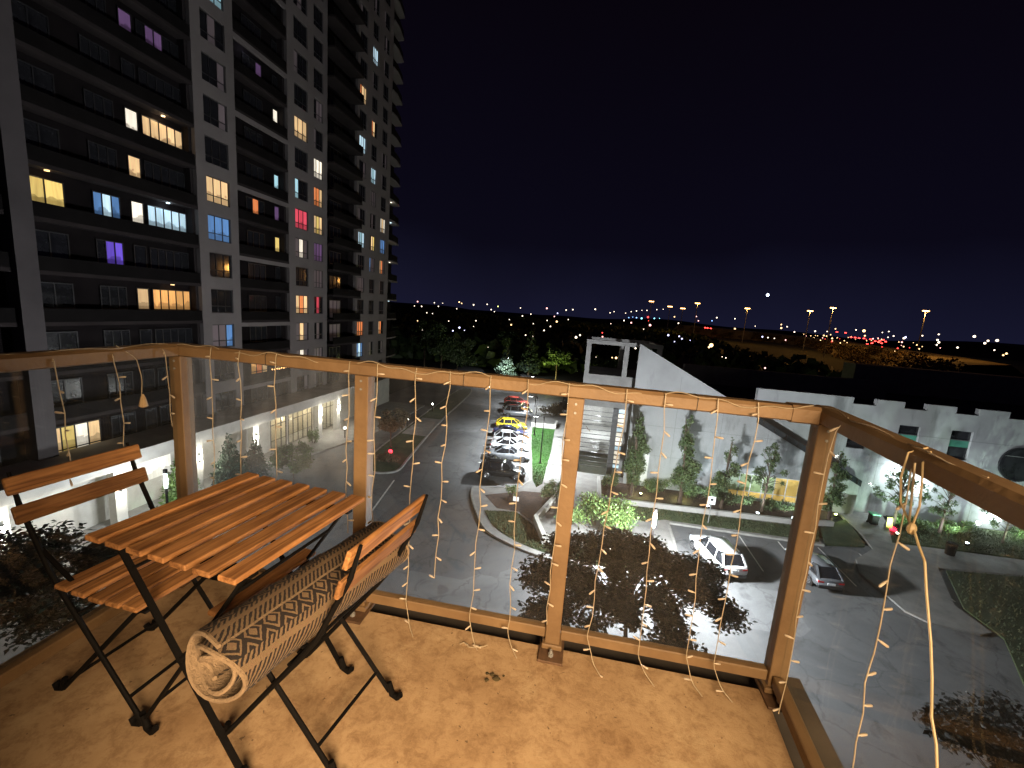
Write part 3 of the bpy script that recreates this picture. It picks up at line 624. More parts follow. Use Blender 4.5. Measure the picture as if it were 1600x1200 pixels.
# panel joints
m = MB()
for z in (5.0, 8.0): m.box(16.5, 60, WY-0.006, WY-0.001, z, z+0.03)
for x in (20.5, 27.7, 31.8, 35.9, 40): m.box(x, x+0.03, WY-0.008, WY-0.002, 0.1, 6.2)
m.build('panel_joint', mat('joint_sealant', (0.2,0.2,0.2), 0.9), wb)
o = MB().disc((38.6, WY-0.06, 6.4), 1.55, 0.2, 'y', 40).build('round_window', M['frame'], wb)
MB().disc((38.6, WY-0.17, 6.4), 1.40, 0.06, 'y', 40, 1.36).build('pane', D_, o)
MB().box(37.3, 39.9, WY-0.21, WY-0.19, 7.1, 7.15).build('glazing_bar', M['metal_grey'], o)
# sloping wall
TY = 43.0
m = MB(); sl = lambda x: 14.28 + (3.55-14.28)*(x-5.0)/(26.0-5.0)
m.prism_y([(5.0,2.75),(5.0,14.28),(16.4,sl(16.4)),(16.4,sl(16.4)-0.62),(26.0,sl(26.0)-0.62),(26.0,2.75)], TY, TY+0.4)
m.box(5.0, 14.7, TY+0.002, TY+0.398, 0, 2.75); m.box(21.1, 26.0, TY+0.002, TY+0.398, 0, 2.75); m.box(14.7, 21.1, TY+0.003, TY+0.397, 0, 0.35)
m.build('sloping_wall', W, wb)
m = MB(); m.prism_y([(16.4,sl(16.4)-0.02),(26.2,sl(26.2)-0.02),(26.2,sl(26.2)-0.6),(16.4,sl(16.4)-0.6)], TY+0.06, TY+0.9)
o = m.build('roof_glazing', mat('dark_roof_glazing', (0.02,0.025,0.03), 0.15), wb)
for k in range(9):
    x = 17+1.1*k; MB().bar((x, TY+0.03, sl(x)-0.05), (x, TY+0.03, sl(x)-0.57), 0.05, 0.05, (0,1,0)).build('glazing_bar', M['soffit'], o)
m = MB()
for z in (3.4, 6.4, 9.4): m.box(5.02, min(25.5, 5+(14.28-z-0.8)/0.511), TY-0.006, TY-0.001, z, z+0.03)
for x in (9.2, 13.4, 17.6, 21.8): m.box(x, x+0.03, TY-0.008, TY-0.002, 2.8, sl(x)-0.7)
m.build('panel_joint', MATS['joint_sealant'], wb)
# lit shopfront in the sloping wall
o = MB().box(14.7,21.1,TY+0.1,TY+0.2,0.35,0.42).box(14.7,21.1,TY+0.1,TY+0.2,2.66,2.74).box(14.7,21.1,TY+0.09,TY+0.21,0.95,1.02).build('shopfront', M['paint'], wb)
for k in range(7): MB().box(14.7+k*1.055, 14.78+k*1.055, TY+0.08, TY+0.22, 0.43, 2.65).build('mullion', M['paint'], o)
shop_g = glow('shop_green', (0.42,0.55,0.25), 0.45, True); shop_y = glow('shop_yellow', (1.0,0.66,0.18), 0.55, True)
for k in range(6):
    MB().box(14.79+k*1.055, 15.75+k*1.055, TY+0.13, TY+0.16, 1.03, 2.65).build('pane', shop_y if k in (4,5) else shop_g, o)
    MB().box(14.79+k*1.055, 15.75+k*1.055, TY+0.13, TY+0.16, 0.43, 0.94).build('pane', shop_y, o)
MB().box(6.5, 7.2, TY-0.02, TY-0.004, 0.6, 3.5).build('service_door', mat('white_metal_door', (0.7,0.7,0.68), 0.5, 0, 0.1, 2), wb)
# stair tower with an open concrete frame on top
CG = mat('grey_concrete', (0.27,0.265,0.26), 0.85, 0, 0.2, 0.9, 0.1, 20)
m = MB(); m.box(0.0, 7.6, 45.6, 53, 7.2, 10.6); m.box(4.6, 7.6, 45.5, 53, 0, 7.2); m.build('stair_tower', CG, wb)
m = MB()
for x in (0.0, 3.85, 7.1):
    for y in (45.6, 52.5): m.box(x, x+0.48, y, y+0.48, 10.6, 13.75)
for y in (45.6, 52.5): m.box(-0.02, 7.6, y-0.01, y+0.5, 13.75, 14.15)
for x in (0.0, 7.1): m.box(x, x+0.48, 46.1, 52.5, 13.76, 14.14)
m.build('open_frame', CG, wb)
# glazed stair hall with louvres, lit inside
m = MB(); m.box(0, 0.3, 45.6, 53, 0, 7.2); m.box(0.3, 4.6, 52.6, 53, 0, 7.2); m.box(0.3, 4.6, 45.7, 52.6, 3.4, 3.65); m.build('stair_hall', mat('stair_hall_plaster', (0.6,0.58,0.55), 0.8), wb)
MB().box(3.4, 3.95, 45.35, 45.6, 0, 7.2).build('dark_column', mat('dark_cladding', (0.06,0.06,0.065), 0.6), wb)
for k in range(13): MB().box(0.0, 4.62, 45.28, 45.34, 0.7+0.5*k, 0.76+0.5*k).build('louvre', M['frame'], wb)
for k in range(13): MB().box(4.0, 4.62, 45.4, 45.45, 0.8+0.5*k, 1.16+0.5*k).build('lit_pane', GL['white'] if k % 4 else GL['cool'], wb)
for k in range(6): MB().box(0.9+0.22*k, 2.6, 48+0.3*k, 48.3+0.3*k, 3.4-0.4*k-0.08, 3.4-0.4*k).build('stair_step', CG, wb)
MB().bar((0.8,47.9,4.4),(2.3,49.8,2.2),0.05,0.05).build('stair_rail', M['rail'], wb)
for z in (2.9, 6.6): lamp_light('stair_hall_light', 'POINT', (2.0, 47.2, z), 700, (0.9,0.96,1.0), wb, 0.25)
# roofs behind the parapets
m = MB(); m.box(7.6, 70, 44.6, 69, 8.6, 8.9); m.build('roof', mat('dark_roof_membrane', (0.03,0.03,0.032), 0.9, 0, 0.4, 0.3), wb)
m = MB(); m.box(38, 75, 69, 72, 8.9, 12.6); m.box(13, 37, 60, 61, 8.9, 11.2); m.build('roof_screen', CG, wb)
for x, z in ((29.2,4.4),(31.3,3.45)): sconce(wb, (x, WY-0.1, z), (0,-1), 'wall_lamp', 520, (0.85,0.95,1))
sconce(wb, (37.9, WY-0.1, 1.5), (0,-1), 'wall_lamp', 420, (0.9,0.96,1))
# ================================================================== TREES AND PLANTS
def leaf_mesh(name, m, n, clumps, size, seed, flat=0.0, aspect=0.55, level=None):
    """n leaf-sized faces spread through the clumps: (x, y, z, rx, ry, rz)"""
    rg = np.random.default_rng(seed); C = np.array(clumps, float)
    wgt = C[:,3]*C[:,4]*C[:,5]; idx = rg.choice(len(C), n, p=wgt/wgt.sum())
    d = rg.normal(size=(n,3)); d /= np.linalg.norm(d, axis=1)[:,None]
    rad = rg.random(n)**(1/2.2)*(1+0.16*rg.normal(size=n))
    P = C[idx,:3] + d*rad[:,None]*C[idx,3:6]
    u = rg.normal(size=(n,3)); u[:,2] -= flat; u /= np.linalg.norm(u, axis=1)[:,None]
    w = np.cross(u, rg.normal(size=(n,3))); w /= np.linalg.norm(w, axis=1)[:,None]
    if level is not None:       # leaves that hold themselves nearly level
        nr = rg.normal(size=(n,3))*level + np.array([0,0,1.0]); nr /= np.linalg.norm(nr, axis=1)[:,None]
        u = np.cross(nr, rg.normal(size=(n,3))); u /= np.linalg.norm(u, axis=1)[:,None]; w = np.cross(nr, u)
    L = size*(0.6+0.8*rg.random(n))[:,None]; u = u*L; w = w*L*aspect
    nrm = np.cross(u, w); nrm /= np.linalg.norm(nrm, axis=1)[:,None]
    a = P-u*0.5; b = P+w*0.5+nrm*L*0.08; c = P+u*0.5; e_ = P-w*0.5+nrm*L*0.08
    V = np.stack([a,b,c,e_], 1).reshape(-1,3).astype(np.float32)
    me = bpy.data.meshes.new(name); me.vertices.add(4*n); me.vertices.foreach_set('co', V.ravel())
    me.loops.add(4*n); me.loops.foreach_set('vertex_index', np.arange(4*n, dtype=np.int32))
    me.polygons.add(n); me.polygons.foreach_set('loop_start', np.arange(0,4*n,4, dtype=np.int32)); me.polygons.foreach_set('loop_total', np.full(n,4,dtype=np.int32))
    me.materials.append(m); me.update(); me.validate(); return me
def trunk_mb(h, r, clumps, rnd, lean=0.0, branches=True):
    m = MB(); pts = [(lean*t*t*h*0.15+rnd.uniform(-0.03,0.03)*h*t*0.4, rnd.uniform(-0.03,0.03)*h*t*0.4, h*t) for t in (0,0.15,0.35,0.6,0.8,1.0)]
    pts[0] = (0,0,-0.1); m.tube(pts, [r*1.35,r*1.05,r*0.85,r*0.6,r*0.4,r*0.16], 8)
    if branches:
        for c in clumps:
            z0 = max(h*0.25, min(h*0.9, c[2]-abs(c[2])*0.22)); t = z0/h
            p = Vector((lean*t*t*h*0.15, 0, z0)); q = Vector(c[:3]); mid = (p+q)/2 + Vector((rnd.uniform(-.1,.1), rnd.uniform(-.1,.1), 0.12*(q-p).length))
            m.tube([p, mid, q], [r*0.34, r*0.22, r*0.07], 5)
    return m
def tree(name, label, cat, loc, h, spread, n, size, lm, seed, kind='round', group=None, flat=0.3, level=None):
    rnd = random.Random(seed); t = thing(name, label, cat, loc, 0, group); cl = []
    if kind == 'round':
        for i in range(16):
            a = rnd.uniform(0, 6.283); rr = spread*math.sqrt(rnd.random())*0.78; z = h*rnd.uniform(0.48, 0.92)
            k = 1-0.45*abs(z/h-0.68)/0.3; s = spread*rnd.uniform(0.24, 0.42)*k
            cl.append((math.cos(a)*rr*k, math.sin(a)*rr*k, z, s, s, s*0.75))
    elif kind == 'high':
        for i in range(56):
            a = i*2.39996 + rnd.uniform(-.4,.4); rr = spread*math.sqrt((i+0.5)/56)*0.92; z = h*(0.95-0.24*(rr/spread)**2)*rnd.uniform(0.84, 1.0)
            s = spread*rnd.uniform(0.09, 0.22); rr *= rnd.uniform(0.8, 1.12)
            cl.append((math.cos(a)*rr, math.sin(a)*rr, z, s, s, s*0.7))
    elif kind == 'column':
        for i in range(15):
            f = (i+0.5)/15; z = h*(0.16+0.80*f); k = math.sin(math.pi*min(1, 0.18+0.86*f)**0.8)*0.9+0.14
            a = rnd.uniform(0, 6.283); off = spread*k*rnd.uniform(0.1, 0.75); s = spread*k*rnd.uniform(0.4, 0.7)
            cl.append((math.cos(a)*off, math.sin(a)*off, z, s, s, h*0.055*rnd.uniform(0.8, 1.3)))
    elif kind == 'sparse':
        for i in range(40):
            f = rnd.random(); z = h*(0.30+0.68*f); k = 0.40+0.75*math.sin(math.pi*min(1, f+0.10))
            a = rnd.uniform(0, 6.283); off = spread*k*rnd.uniform(0.1, 0.95); s = spread*rnd.uniform(0.10, 0.24)
            cl.append((math.cos(a)*off, math.sin(a)*off, z, s, s, s*1.0))
    elif kind == 'conifer':
        for i in range(34):
            f = i/34; z = h*(0.10+0.86*f); k = (1-f)**0.9+0.04; a = i*2.4; off = spread*k*rnd.uniform(0.45, 0.72); s = spread*k*0.42+0.06
            cl.append((math.cos(a)*off, math.sin(a)*off, z, s, s, s*0.5+0.06))
    tk = trunk_mb(h*(0.9 if kind != 'round' else 0.8), max(0.035, h*0.017), cl, rnd, rnd.uniform(-1, 1)*0.4).build('trunk', M['bark'])
    tk.parent = t
    link('crown', leaf_mesh('crown', lm, n, cl, size, seed, flat, 0.55, level), t, (0,0,0))
    return t
def shrub(name, label, cat, loc, rx, ry, h, n, size, lm, seed, group=None):
    rnd = random.Random(seed); t = thing(name, label, cat, loc, 0, group); cl = []
    for i in range(12):
        cl.append((rnd.uniform(-.72,.72)*rx, rnd.uniform(-.72,.72)*ry, h*rnd.uniform(0.3,0.72), rx*0.36, ry*0.36, h*0.32))
    m = MB()
    for c in cl: m.tube([(c[0]*0.3, c[1]*0.3, -0.05), (c[0]*0.7, c[1]*0.7, c[2]*0.5), (c[0], c[1], c[2])], [0.025, 0.018, 0.008], 5)
    o = m.build('stem', M['bark']); o.parent = t; o.location = (0,0,0)
    link('foliage', leaf_mesh('foliage', lm, n, cl, size, seed, 0.2), t, (0,0,0)); return t
# tree in front of the balcony that hides a street lamp
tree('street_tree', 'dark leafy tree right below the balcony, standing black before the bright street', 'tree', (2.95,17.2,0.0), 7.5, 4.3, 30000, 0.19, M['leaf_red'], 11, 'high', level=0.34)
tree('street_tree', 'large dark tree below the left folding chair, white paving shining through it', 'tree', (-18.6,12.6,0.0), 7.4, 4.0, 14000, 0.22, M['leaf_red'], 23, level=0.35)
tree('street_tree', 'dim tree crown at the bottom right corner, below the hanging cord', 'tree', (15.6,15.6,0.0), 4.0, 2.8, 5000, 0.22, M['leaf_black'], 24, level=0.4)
# uplit trees along the white building
tree('columnar_tree', 'broad dark columnar tree nearest the louvred stair hall', 'tree', (5.5,39.9,0.15), 8.5, 1.15, 6500, 0.20, M['leaf'], 31, 'column', 'trees along the white building')
tree('columnar_tree', 'second tall columnar tree along the white wall, with a floodlight at its foot', 'tree', (9.9,40.0,0.15), 8.9, 1.15, 6000, 0.20, M['leaf'], 32, 'column', 'trees along the white building')
tree('slender_tree', 'slender dark tree left of the yellow-lit shopfront', 'tree', (13.5,39.9,0.15), 7.1, 1.15, 3600, 0.19, M['leaf'], 33, 'column', 'trees along the white building')
tree('young_tree', 'sparse young tree standing in front of the yellow-lit shopfront', 'tree', (17.2,40.6,0.15), 6.2, 1.5, 3000, 0.14, M['leaf'], 34, 'sparse', 'trees along the white building')
tree('slender_tree', 'slender tree just right of the corner post of the railing', 'tree', (22.9,40.9,0.15), 7.0, 1.0, 3200, 0.19, M['leaf'], 35, 'column', 'trees along the white building')
tree('young_tree', 'young tree in front of the wall lamps, left of the hanging cord', 'tree', (28.3,41.3,0.12), 6.4, 1.7, 3600, 0.14, M['leaf'], 36, 'sparse', 'trees along the white building')
tree('young_tree', 'young tree right of the hanging cord, by the white wall', 'tree', (31.9,41.3,0.12), 5.7, 1.5, 3200, 0.14, M['leaf'], 37, 'sparse', 'trees along the white building')
tree('young_tree', 'small young tree at the right edge, below the round window', 'tree', (36.4,41.0,0.12), 4.3, 1.9, 2600, 0.14, M['leaf'], 38, 'sparse', 'trees along the white building')
# planting by the lobby
tree('conifer', 'feathery conifer before the bright column by the lobby', 'tree', (-28.3,29.9,0.1), 5.0, 1.5, 3600, 0.22, M['needle'], 41, 'conifer', 'conifers by the lobby')
tree('conifer', 'smaller conifer close to the lobby column lamp', 'tree', (-28.0,32.4,0.1), 3.9, 1.3, 2600, 0.22, M['needle'], 42, 'conifer', 'conifers by the lobby')
tree('round_tree', 'rounded dark tree at the edge of the drop-off loop', 'tree', (-23.6,31.6,0.0), 4.1, 1.9, 3600, 0.22, M['leaf'], 43, 'round')
tree('conifer', 'lit green conifer left of the left railing post', 'tree', (-28.4,25.6,0.1), 4.8, 1.6, 3000, 0.22, M['leaf_bright'], 44, 'conifer', 'conifers by the lobby')
tree('verge_tree', 'russet tree on the verge above the red light', 'tree', (-20.8,44.4,0.12), 4.9, 2.3, 3200, 0.24, M['leaf_brown'], 45, 'round')
shrub('potted_shrub', 'round green shrub beside the lobby doors', 'shrub', (-29.2,42.6,0.13), 0.7, 0.7, 1.6, 900, 0.16, M['leaf_bright'], 46)
shrub('verge_shrub', 'low russet shrub on the tip of the verge by the red light', 'shrub', (-18.9,40.0,0.12), 1.3, 1.3, 1.0, 900, 0.16, M['leaf_brown'], 47)
# planter hedge and bed shrubs by the car park
shrub('hedge', 'bushy green hedge inside the white planter wall', 'hedge', (2.2,32.2,0.4), 3.2, 2.3, 2.2, 6500, 0.17, M['leaf_bright'], 51)
shrub('bed_shrub', 'dark shrub beside the lawn lamp post in the flower bed', 'shrub', (-1.7,37.0,0.14), 1.1, 1.1, 1.6, 1500, 0.16, M['leaf'], 52)
shrub('bed_shrub', 'little pale shrub at the kerb corner of the flower bed', 'shrub', (-5.3,36.3,0.14), 0.6, 0.6, 1.1, 500, 0.14, M['leaf_bright'], 53)
for i, (x, w_, nm) in enumerate(((3.6,1.0,'left end by the louvred stair hall'),(7.8,1.5,'between the two floodlit columnar trees'),(11.8,1.6,'below the slender dark tree'),(15.4,1.6,'under the lit shopfront, left half'),(18.9,1.7,'under the lit shopfront, right half'))):
    shrub('clipped_hedge', 'dark clipped hedge in the raised bed, ' + nm, 'hedge', (x, 41.6 if i < 3 else 41.2, 0.16), w_, 0.8, 1.5 if i < 3 else 1.1, 1800, 0.15, M['leaf'], 60+i, 'hedges in the raised bed')
for i, (x, y, w_, nm) in enumerate(((29.9,41.6,1.5,'between the two young trees'),(33.6,41.9,1.7,'at the foot of the brightest wall'),(40.0,42.0,2.2,'near the right edge'))):
    shrub('ground_shrub', 'low green shrub along the right wall, ' + nm, 'shrub', (x, y, 0.12), w_, 0.9, 1.1, 1700, 0.16, M['leaf_bright'], 70+i, 'shrubs along the right wall')
# trees at the end of the street
tree('spruce', 'spruce at the end of the street glowing blue-white in lamp light', 'tree', (-19.0,104,0), 8.5, 2.8, 3000, 0.5, M['needle'], 81, 'conifer')
tree('spruce', 'tall dark spruce behind the glowing spruce', 'tree', (-14.4,112,0), 13.0, 3.3, 2600, 0.55, M['needle'], 82, 'conifer')
tree('broad_tree', 'yellow-green lamp-lit tree left of the open concrete frame', 'tree', (-6.6,104,0), 9.5, 4.4, 4200, 0.55, M['leaf_bright'], 83, 'round')
for i, (x, y, h_, nm) in enumerate(((-33,96,12.5,'nearest the far corner of the tower'),(-26.5,88,10.5,'over the verge lamps'),(-41,106,13,'in the gap beside the tower'),(-22,122,11,'behind the end of the street'),(4,96,8.0,'behind the open concrete frame'))):
    tree('broad_tree', 'black leafy tree at the end of the street, ' + nm, 'tree', (x, y, 0), h_, 5.2, 3600, 0.6, M['leaf'], 84+i, 'round', 'dark trees at the end of the street')
shrub('far_shrub', 'brownish shrubs at the far end of the car park', 'shrub', (-4.0,70.5,0.12), 3.2, 3.0, 2.2, 2500, 0.28, M['leaf_brown'], 95)

# distant woods: rows of bumpy canopy, far too many to count
rg = np.random.default_rng(5); cl = []
for i in range(1500):
    y = 125 + 800*rg.random()**1.5; x = (rg.random()-0.42)*2.0*y
    if (y < 175 and -2 < x < 60) or x > 60+0.10*y: continue
    hh = min(8.4, 5+3.4*rg.random()); s = 4+5*rg.random()+y*0.008
    cl.append((x, y, hh*0.35, s, s, hh*0.62))
wo_ = link('distant_woods', leaf_mesh('distant_woods', M['leaf'], 70000, cl, 3.4, 6, 0.0, 0.8)); wo_['kind'] = 'stuff'
# low hills on the horizon
vs = []; fs = []; NB = 120
for i in range(NB+1):
    a = R(-75 + 150*i/NB); hgt = 13 + 6*math.sin(i*0.21)+3*math.sin(i*0.57+1) + max(0, a)*13
    for r_, z in ((930,0.0),(1020,hgt*0.8),(1300,hgt)): vs.append((r_*math.sin(a), r_*math.cos(a), z))
for i in range(NB):
    for k in range(2): fs.append((i*3+k, i*3+k+1, (i+1)*3+k+1, (i+1)*3+k))
struct('hills', MB().add(vs, fs), M['land'])

# ================================================================== LIGHTS OF THE TOWN
COL = dict(w=(1,0.82,0.62), a=(1,0.62,0.28), p=(1,0.45,0.42), v=(0.62,0.62,1), b=(0.25,0.5,1), c=(0.25,0.85,1), r=(1,0.06,0.05), g=(0.8,0.9,0.25))
WORD = dict(w='white', a='amber', p='pinkish', v='bluish white', b='blue', c='cyan', r='red', g='yellow-green')
TOWN = [(-254.4,620.7,19.2,1.6,'p'),(-243.1,582.2,12.7,1.07,'w'),(-266.5,667.6,12.3,1.59,'w'),(-223.0,606.8,19.3,1.1,'w'),(-208.5,583.8,14.6,1.06,'w'),(-236.0,680.7,19.9,1.23,'w'),(-131.5,341.2,9.5,0.62,'w'),(-121.6,327.6,9.5,0.6,'w'),(-246.6,792.1,12.0,1.41,'w'),(-69.1,169.3,9.5,0.31,'a'),(-64.0,194.1,9.5,0.35,'w'),(-178.6,659.2,20.8,1.63,'w'),(-151.1,634.1,22.8,1.11,'w'),(-140.4,616.1,15.6,1.08,'w'),(-142.7,648.8,12.8,1.13,'w'),(-182.2,859.1,22.5,1.8,'g'),(-133.3,838.1,22.5,1.45,'w'),(-100.1,653.6,9.5,1.46,'w'),(-111.4,832.7,12.4,1.43,'w'),(-60.8,331.9,9.5,0.57,'w'),(-37.9,212.9,9.5,0.59,'a'),(-33.7,266.5,9.5,0.46,'w'),(-80.1,815.6,25.3,1.95,'p'),(-62.2,854.1,17.8,1.75,'v'),(-68.4,861.3,11.1,1.47,'p'),(-33.9,625.1,22.8,1.07,'w'),(-30.7,781.2,26.0,2.0,'w'),(-31.0,655.0,9.5,1.12,'w'),(7.7,751.7,28.9,1.54,'w'),(-61.0,232.0,9.5,0.41,'w'),(-42.9,160.1,9.5,0.28,'w'),(-42.8,141.5,9.5,0.65,'v'),(-38.4,120.7,9.5,0.35,'v'),(-36.9,127.4,9.5,0.32,'v'),(-45.0,113.8,9.5,0.4,'w'),(-18.4,129.4,9.5,0.4,'w'),(-15.5,124.1,9.5,0.34,'w'),(-3.7,142.2,9.5,0.53,'w'),(-2.8,159.8,9.5,0.38,'w'),(6.4,203.9,9.5,0.56,'r'),(5.3,161.8,9.5,0.41,'p'),(-40.3,423.7,9.5,0.73,'w'),(1.8,77.6,9.5,0.12,'w'),(5.4,79.6,9.5,0.27,'a'),(4.7,79.5,9.5,0.14,'a'),(7.4,81.5,9.5,0.2,'a'),(-29.4,403.2,9.5,1.1,'a'),(-179.5,586.1,22.6,1.67,'a'),(-176.5,588.0,21.1,1.26,'a'),(-17.7,176.7,9.5,0.36,'w'),(-20.6,238.5,9.5,0.49,'w'),(-17.9,78.0,9.5,0.11,'w'),(7.6,741.3,28.7,1.26,'w'),(30.6,702.2,24.3,1.2,'w'),(46.7,898.0,29.3,1.53,'w'),(50.7,656.7,25.0,1.12,'w'),(64.0,721.0,28.7,1.23,'w'),(65.7,657.5,29.3,1.13,'w'),(87.4,785.0,33.3,1.35,'w'),(82.6,677.9,31.5,1.16,'w'),(99.6,699.7,34.2,1.2,'w'),(126.8,814.3,38.5,1.4,'w'),(52.5,694.2,14.1,1.78,'w'),(70.0,764.4,11.1,1.96,'p'),(73.9,868.2,19.7,1.48,'b'),(58.7,627.6,19.9,1.07,'b'),(62.5,615.3,19.5,1.05,'b'),(74.9,664.5,19.2,1.71,'c'),(103.6,823.0,22.9,2.26,'r'),(100.1,778.2,16.5,2.14,'r'),(92.9,664.8,20.5,1.83,'c'),(104.1,691.5,21.3,1.19,'c'),(85.8,647.6,10.5,2.23,'p'),(44.2,368.7,9.5,0.63,'w'),(26.5,553.6,9.5,0.94,'w'),(144.2,796.2,26.6,1.79,'a'),(163.1,853.3,16.1,1.48,'w'),(195.4,864.6,31.0,1.51,'p'),(185.0,799.3,22.8,1.82,'p'),(222.6,859.6,25.1,1.82,'b'),(156.6,584.9,26.7,1.03,'w'),(199.8,657.0,28.2,1.17,'w'),(261.3,850.6,13.7,2.27,'a'),(43.4,250.1,9.5,1.04,'v'),(48.2,245.4,9.5,0.77,'v'),(42.7,210.5,9.5,0.51,'v'),(32.3,171.5,9.5,0.33,'v'),(43.7,198.4,9.5,0.35,'v'),(43.9,165.7,9.5,0.93,'a'),(39.1,149.8,9.5,0.47,'a'),(12.0,111.6,9.5,0.29,'w'),(31.3,107.7,9.5,0.21,'w'),(31.3,104.9,9.5,0.17,'w'),(290.8,839.6,21.2,1.51,'w'),(32.8,86.4,9.5,0.2,'p'),(222.1,560.4,23.7,1.23,'a'),(226.6,570.1,19.7,1.88,'a'),(246.0,602.6,22.0,1.11,'w'),(325.9,768.9,16.1,1.42,'w'),(297.7,643.3,19.2,1.81,'w'),(300.0,618.2,19.8,1.17,'w'),(163.1,448.2,9.5,1.14,'v'),(160.3,427.4,9.5,1.01,'w'),(154.9,378.0,9.5,1.04,'p'),(159.6,411.6,9.5,0.9,'w'),(241.1,568.8,16.2,1.05,'p'),(259.0,559.6,18.9,1.47,'w'),(284.0,585.3,19.7,1.11,'w'),(358.9,718.4,25.2,1.64,'a'),(311.8,564.5,23.4,2.2,'a'),(297.4,535.2,17.9,1.46,'a'),(353.8,658.1,25.0,1.27,'w'),(341.1,582.1,23.3,1.15,'w'),(461.0,772.1,27.7,1.53,'w'),(330.5,544.2,19.9,1.63,'w'),(389.4,651.3,18.4,1.29,'w'),(443.0,704.4,20.4,2.84,'v'),(383.7,612.5,18.6,1.72,'w'),(492.5,748.9,24.8,1.53,'w'),(420.2,613.2,26.3,1.65,'w'),(380.3,554.7,19.2,1.6,'w'),(410.2,595.6,16.7,1.48,'w'),(345.7,503.8,14.1,1.46,'w'),(434.5,582.1,26.4,1.86,'w'),(410.5,535.3,19.4,1.84,'w'),(529.3,686.4,23.7,2.07,'w'),(524.8,667.7,24.8,2.17,'w'),(463.1,589.4,12.7,1.28,'w'),(382.8,474.3,11.1,1.35,'a'),(374.0,466.0,9.5,1.02,'a'),(394.1,545.2,12.7,1.15,'w')]
rl = random.Random(21)
for i in range(46):          # lamps strung along the highway
    f = rl.random(); TOWN.append((170+95*f+rl.uniform(-12,30), 250+330*f+rl.uniform(-15,40), 9.5+rl.uniform(0,7), 0.0017*math.hypot(200,300+300*f)*rl.uniform(0.5,1.1), rl.choice('aaaaarrp')))
sph = {}
for x, y, z, r_, c in TOWN:
    if c not in sph: sph[c] = MB().sphere((0,0,0), 1.0, 8, 6).mesh('town_lamp', glow('town_'+c, COL[c], 4.0), True)
    o = link('town_lamp', sph[c], None, (x, y, z)); o.scale = (r_*random.uniform(0.42,0.75),)*3
    tag(o, 'tiny %s lamp of the distant town below the skyline' % WORD[c], 'lamp', '%s lamps of the distant town' % WORD[c])
TAIL = [(314.9,625.2,20.2,1.04),(322.8,621.1,20.0,1.04),(328.5,618.1,14.9,1.04),(332.1,616.2,14.9,1.04),(335.6,614.3,14.6,1.04),(339.8,612.0,14.7,1.04),(345.3,608.9,14.3,1.04),(347.3,607.8,9.6,1.04),(343.5,609.9,8.1,1.04),(349.6,606.5,12.4,1.04),(353.4,604.2,13.3,1.04),(355.9,602.8,14.6,1.04),(358.0,601.5,12.9,1.04),(355.1,603.2,10.5,1.04),(293.2,538.0,6.5,0.91),(352.4,604.8,11.6,1.04),(171.7,678.6,12.5,1.04),(176.0,677.5,12.2,1.04),(168.6,679.4,12.7,1.04)]
cm = MB().cbox(-2.2,2.2,-0.9,0.9,0.3,0.95,0.15).cbox(-1.3,1.4,-0.75,0.75,0.95,1.5,0.2).mesh('car_body', M['black_steel'])
tm = glow('tail_light', (1,0.05,0.04), 9.0); tl_ = MB().sphere((0,0,0), 1.0, 6, 4).mesh('tail_light', tm)
HWZ = []
for x, y, z, r_ in TAIL:
    t = thing('distant_car', 'far-off car on the highway showing red tail lights', 'car', (x, y, z-0.8), R(60), 'cars queueing on the highway')
    link('body', cm, t, (0,0,0))
    for s in (-0.55, 0.55):
        o = link('tail_light', tl_, t, (-2.25, s, 0.8)); o.scale = (r_*0.62,)*3
    HWZ.append((x, y, z))
# highway deck and embankment under the masts
hw = [(150,200,8.6),(167,247,9),(190,320,9),(215,400,9.3),(240,480,9.5),(263,528,9.6),(275,600,10),(255,660,11),(205,690,12.5),(140,720,14)]
m = MB(); n = len(hw)
vs = []; 
for x, y, z in hw: vs += [(x-16, y-6, 0), (x-2, y-1, z), (x+32, y+22, z+0.6), (x+60, y+40, 0)]
fs = [(i*4+k, i*4+k+1, (i+1)*4+k+1, (i+1)*4+k) for i in range(n-1) for k in range(3)]
struct('highway', MB().add(vs, fs), mat('highway_grass_and_concrete', (0.10,0.085,0.045), 0.9, 0, c2=(0.30,0.25,0.15), scale=0.06))
cl = []; rg = np.random.default_rng(12)
for i in range(170):
    k = rg.integers(0, len(hw)-1); f = rg.random(); x, y, z = [hw[k][q]*(1-f)+hw[k+1][q]*f for q in range(3)]
    g_ = rg.random(); s_ = 1.5+2.2*rg.random(); cl.append((x-4-14*g_, y-4*g_, z*(1-g_)*0.8+1.2, s_*1.6, s_*1.6, s_))
hb = link('embankment_scrub', leaf_mesh('embankment_scrub', M['leaf_brown'], 14000, cl, 1.3, 9, 0.0, 0.8)); hb['kind'] = 'stuff'
MASTS = [(79.4,614.9,42.3),(133.5,788.8,43.2),(173.3,883.2,44.5),(122.8,546.4,40.9),(161.0,494.4,36.8),(191.6,429.2,35.6),(166.6,341.5,34.9),(164.2,251.1,31.5)]
na = (1.0, 0.46, 0.10); hm = glow('sodium_lamp', (1.0,0.50,0.16), 9.0)
